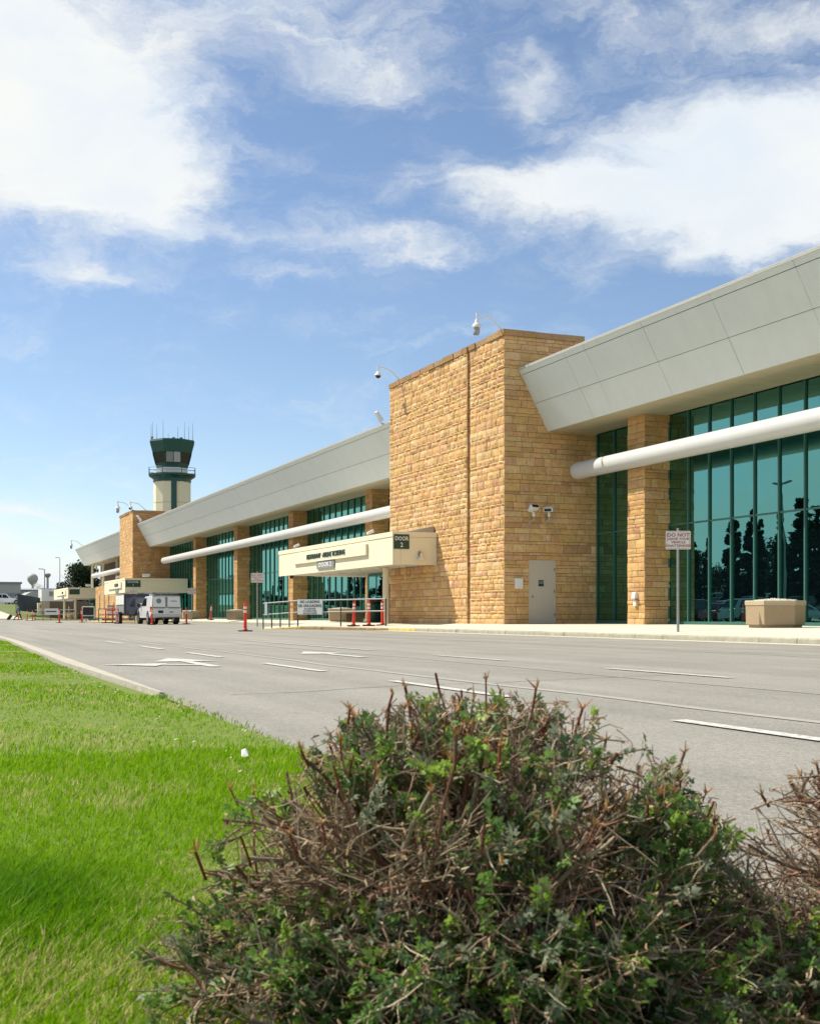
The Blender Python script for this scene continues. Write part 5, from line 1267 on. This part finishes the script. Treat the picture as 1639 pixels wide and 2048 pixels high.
def bush(name_label, cen, Rb, H, n_main, n_twig, n_leaf, n_dead, tall=1.0, n_single=290, straw=0, seed=3):
    rng = np.random.default_rng(seed)
    t = thing('clipped_shrub', name_label, 'shrub', (*cen, .04))
    C = np.array([0,0,0.])
    # main stems from the crown of the root to the clipped dome
    ph = rng.uniform(0,2*np.pi,n_main); rho = np.sqrt(rng.random(n_main)); rho[:n_main//3] = rng.uniform(.75,1.08,n_main//3)
    q_ = n_main//5; ph[:q_] = rng.normal(math.atan2(-cen[1],-cen[0])-.45, .9, q_); low_force = np.arange(n_main) < q_
    zt = H*(1-.48*rho**2.6)
    low = (rng.random(n_main) < np.where(rho > .7, .62, .16)) | low_force; zt = np.where(low, zt*np.where(low_force, rng.uniform(.02,.22,n_main), rng.uniform(.06,.9,n_main)), zt) + rng.normal(0,.02,n_main)
    lump = np.array([mnoise.noise((math.cos(p)*r*2.2, math.sin(p)*r*2.2, cen[0]*3)) for p, r in zip(ph, rho)]); zt = np.minimum(zt + lump*.045, H*(1-.48*np.minimum(rho,1.1)**2.6)+.022)
    rx_ = Rb*rho*np.where(low & (np.arange(n_main) < q_), 1.17, 1.0)
    tip = np.stack([rx_*np.cos(ph), rx_*np.sin(ph), np.maximum(zt,.03)],1)
    bp = rng.uniform(0,2*np.pi,n_main); br = .24*np.sqrt(rng.random(n_main))
    base = np.stack([br*np.cos(bp), br*np.sin(bp), np.full(n_main,-.03)],1)
    k = 8; u = np.linspace(0,1,k)[None,:,None]
    mid = base*.45 + tip*.55 + rng.normal(0,.065,(n_main,3)) + np.stack([np.zeros(n_main),np.zeros(n_main),.03*rho],1)
    P = base[:,None]*(1-u)**2 + 2*mid[:,None]*u*(1-u) + tip[:,None]*u**2
    P[:,1:] += np.cumsum(rng.normal(0,.0075,(n_main,k-1,3)),axis=1)
    r0 = rng.uniform(.0028,.0062,n_main); rad = r0[:,None]*np.linspace(1,.55,k)[None]
    browns = np.array([(.19,.135,.09),(.25,.19,.13),(.36,.29,.21),(.21,.10,.065),(.14,.10,.07)])
    for q in range(min(n_main, 90)):
        V, F, _ = tubes(P[q:q+1], rad[q:q+1]*.75, 6); c = browns[rng.integers(0,5)]
        npmesh('branch', V, F, twig_m, t, tint=np.tile(c,(len(F),1)), smooth=True)
    # twigs off the stems
    def off(P, n, l0, l1, lo, hi, k2, droop, spread):
        i = rng.integers(0,len(P),n); f = rng.uniform(lo,hi,n)*(P.shape[1]-1); j = np.minimum(f.astype(int),P.shape[1]-2); w = (f-j)[:,None]
        st = P[i,j]*(1-w)+P[i,j+1]*w; d = P[i,j+1]-P[i,j]; d /= np.linalg.norm(d,axis=1)[:,None]+1e-9
        out = st.copy(); out[:,2] *= .3; out /= np.linalg.norm(out,axis=1)[:,None]+1e-9
        d = d*.7 + rng.normal(0,spread,(n,3)) + out*.35 + np.array([0,0,droop]); d /= np.linalg.norm(d,axis=1)[:,None]
        L = rng.uniform(l0,l1,n); v = np.linspace(0,1,k2)[None,:,None]
        bend = rng.normal(0,.22,(n,3)); Q = st[:,None] + (d[:,None]*v + bend[:,None]*v**2*.6)*L[:,None,None]
        Q[:,1:] += np.cumsum(rng.normal(0,.0016,(n,k2-1,3)),axis=1)
        Q[:,:,2] = np.maximum(Q[:,:,2], .0)
        return Q
    T1_ = off(P, n_twig, .04, .12, .15, 1.0, 6, .22, .55)
    T2_ = off(T1_, int(n_twig*1.7), .02, .075, .2, 1.0, 4, .05, .75)
    # the shears went over it: nothing much stands out of the clipped dome
    def clipped(Q, over, side):
        t_ = Q[:,-1]; r_ = np.hypot(t_[:,0], t_[:,1])/Rb
        return Q[(t_[:,2] < H*(1-.48*np.minimum(r_,1.15)**2.6)+over) & ((r_ < side) | (t_[:,2] < .16))]
    T1_ = clipped(T1_, .05, 1.13); T2_ = clipped(T2_, .055, 1.15)
    VA, FA, CA = [], [], []; b0 = 0
    def push(Q, rad, n, pal):
        nonlocal b0
        V, F, own = tubes(Q, rad, n); VA.append(V); FA.append(F+b0); b0 += len(V)
        c = pal[rng.integers(0,len(pal),len(Q))]*rng.uniform(.7,1.3,(len(Q),1)); CA.append(c[own])
    if n_main > 90: push(P[90:], rad[90:], 5, browns)
    push(T1_, rng.uniform(.0012,.0027,len(T1_))[:,None]*np.linspace(1,.6,6)[None], 4, browns)
    push(T2_, rng.uniform(.0009,.0015,len(T2_))[:,None]*np.linspace(1,.55,4)[None], 3, np.array([(.36,.27,.185),(.52,.42,.31),(.30,.16,.10),(.24,.17,.115),(.46,.38,.26)]))
    # clipped ends: red-brown stubs with pale frayed tips standing out of the dome
    top = P[rho < .98] if False else P[~low]
    ns = min(len(top), 170); ii = rng.permutation(len(top))[:ns]
    E0 = top[ii,-1]; dd = top[ii,-1]-top[ii,-3]; dd /= np.linalg.norm(dd,axis=1)[:,None]; dd = dd*.6+np.array([0,0,.7])+rng.normal(0,.15,(ns,3))
    v = np.linspace(0,1,4)[None,:,None]; S = E0[:,None]-dd[:,None]*.01 + dd[:,None]*v*rng.uniform(.010,.042,ns)[:,None,None]
    push(S, np.repeat(rng.uniform(.0014,.0029,ns)[:,None],4,1), 5, np.array([(.19,.045,.026),(.15,.05,.03),(.12,.06,.035)]))
    fr = np.repeat(S[:(ns*3)//4,-1],6,0); fd = rng.normal(0,.5,(len(fr),3))+np.array([0,0,1.])
    FQ = fr[:,None] + fd[:,None]*np.linspace(0,1,3)[None,:,None]*rng.uniform(.005,.014,len(fr))[:,None,None]
    push(FQ, np.repeat(np.linspace(.0020,.0005,3)[None],len(fr),0), 3, np.array([(.50,.25,.09),(.55,.36,.17),(.42,.17,.06)]))
    if straw:
        a = rng.uniform(0,2*np.pi,straw); rr_ = Rb*rng.uniform(.3,1.15,straw); st = np.stack([rr_*np.cos(a), rr_*np.sin(a), np.zeros(straw)],1)
        d = rng.normal(0,.45,(straw,3))+np.array([0,0,.8]); Q = st[:,None]+d[:,None]*np.linspace(0,1,6)[None,:,None]*rng.uniform(.05,.13,straw)[:,None,None]
        Q[:,:,2] -= (np.linspace(0,1,6)**2)[None]*rng.uniform(0,.12,straw)[:,None]; Q[:,:,2] = np.maximum(Q[:,:,2], 0)
        push(Q, np.repeat(np.linspace(.0014,.0005,6)[None],straw,0), 3, np.array([(.46,.37,.17),(.38,.27,.12),(.52,.44,.24)]))
    npmesh('twigs', np.concatenate(VA), np.concatenate(FA), twig_m, t, 'stuff', tint=np.concatenate(CA))
    # green leaves sit at twig ends, in patches; the rest is dead leaf
    ends = np.concatenate([T1_[:,-1], T2_[:,-1]]); dirs = np.concatenate([T1_[:,-1]-T1_[:,-3], T2_[:,-1]-T2_[:,-3]]); dirs /= np.linalg.norm(dirs,axis=1)[:,None]+1e-9
    tips = T1_[:,-1]; front = -(tips[:,0]*cen[0]+tips[:,1]*cen[1])/math.hypot(*cen)/Rb
    gn = np.array([mnoise.noise((q[0]*6.5+cen[0], q[1]*6.5, q[2]*6.5)) for q in tips])
    score = gn + rng.normal(0,.10,len(tips)) + .22*(np.linalg.norm(tips[:,:2],axis=1)/Rb-.6) + .32*np.abs(tips[:,2]/H-.5) + .30*front*(tips[:,2] < .16)
    nsp = min(len(tips), max(1, n_leaf//9)); sp = np.argsort(-score)[:nsp]
    idx = np.repeat(sp, 9)[:n_leaf]; f = rng.uniform(.25,1.0,len(idx))*4.999; j = f.astype(int); w_ = (f-j)[:,None]
    pos = T1_[idx,j]*(1-w_) + T1_[idx,j+1]*w_ + rng.normal(0,.0035,(len(idx),3))
    dl_ = T1_[idx,j+1]-T1_[idx,j]; dl_ /= np.linalg.norm(dl_,axis=1)[:,None]+1e-9
    x, y, z = rand_frames(len(idx), dl_*.9+np.array([0,0,.3]), .55)
    sc = rng.uniform(.75,1.35,len(idx)); tone = rng.random(len(idx)); pick = np.repeat(rng.random(nsp),9)[:len(idx)]
    dark, mid_, lime, grey_ = np.array([.095,.17,.06]), np.array([.145,.26,.06]), np.array([.25,.39,.06]), np.array([.25,.29,.19])
    col = np.where((pick < .25)[:,None], dark, np.where((pick < .63)[:,None], mid_, np.where((pick < .86)[:,None], lime, grey_)))*rng.uniform(.75,1.25,(len(idx),1))
    # the leaves nearest the camera are parts of their own
    cw = Vector((0,0,.6)) - Vector((*cen,.04)); dist = np.linalg.norm(pos-np.array(cw),axis=1); near = np.argsort(dist)
    single = set(near[:n_single].tolist())
    lms = []
    for c in (dark, mid_, lime, grey_):
        me = bpy.data.meshes.new('leaf'); me.from_pydata([tuple(p) for p in LT], [], [tuple(f) for f in LF]); me.materials.append(leafl_m)
        at = me.attributes.new('tint','FLOAT_COLOR','FACE'); at.data.foreach_set('color', np.tile(np.append(c,1),len(LF)).astype(np.float32)); lms.append(me)
    for q in single:
        o = bpy.data.objects.new('leaf', lms[0 if pick[q] < .25 else 1 if pick[q] < .63 else 2 if pick[q] < .86 else 3]); COL.objects.link(o); o.parent = t
        Mx = Matrix(((x[q][0],y[q][0],z[q][0]),(x[q][1],y[q][1],z[q][1]),(x[q][2],y[q][2],z[q][2]))).to_4x4()
        o.matrix_local = Matrix.Translation(Vector(pos[q])) @ Mx @ Matrix.Scale(float(sc[q]),4)
    m = np.array([i not in single for i in range(len(idx))])
    def place(T, pos, x, y, z, sc): return (pos[:,None] + sc[:,None,None]*(T[None,:,0:1]*x[:,None]+T[None,:,1:2]*y[:,None]+T[None,:,2:3]*z[:,None]))
    Vv = place(LT, pos[m], x[m], y[m], z[m], sc[m]); nn = len(Vv)
    npmesh('foliage', Vv.reshape(-1,3), (LF[None]+np.arange(nn)[:,None,None]*len(LT)).reshape(-1,4), leafl_m, t, 'stuff', tint=np.repeat(col[m],len(LF),0))
    # dead, curled leaves
    di = rng.integers(0,len(ends),n_dead); dp = ends[di] + rng.normal(0,.0028,(n_dead,3)) - dirs[di]*rng.uniform(0,.02,(n_dead,1)); dp[:,2] = np.maximum(dp[:,2],.0)
    x, y, z = rand_frames(n_dead, dirs[di]*.5, .9)
    DT = np.array([(0,0,0),(.004,-.0012,.0015),(.012,-.0006,-.003),(.011,.0012,-.002),(.004,.0016,.002)]); DF = np.array([(0,1,2,4),]); DF3 = np.array([(2,3,4)])
    Vd = place(DT, dp, x, y, z, rng.uniform(.55,1.35,n_dead)); b = np.arange(n_dead)[:,None,None]*5
    dc = np.array([(.37,.26,.165),(.27,.17,.105),(.50,.39,.27),(.42,.25,.14),(.20,.14,.09),(.55,.36,.18)]); pc = dc[rng.choice(6,n_dead,p=[.28,.20,.33,.06,.10,.03])]*rng.uniform(.7,1.25,(n_dead,1))
    npmesh('dead_leaves', Vd.reshape(-1,3), [(DF[None]+b).reshape(-1,4), (DF3[None]+b).reshape(-1,3)], deadl_m, t, 'stuff', tint=np.concatenate([pc,pc]))
    return t
bush('big clipped brown and green shrub filling the foreground, bare red twigs on top', (.835,1.77), .40, .385, 260, 6200, 19500, 25000, straw=60)
bush('dry brown shrub cut off by the right edge, wispy straw at its foot', (1.57,1.46), .39, .315, 200, 5200, 1900, 20000, n_single=120, straw=700, seed=11)
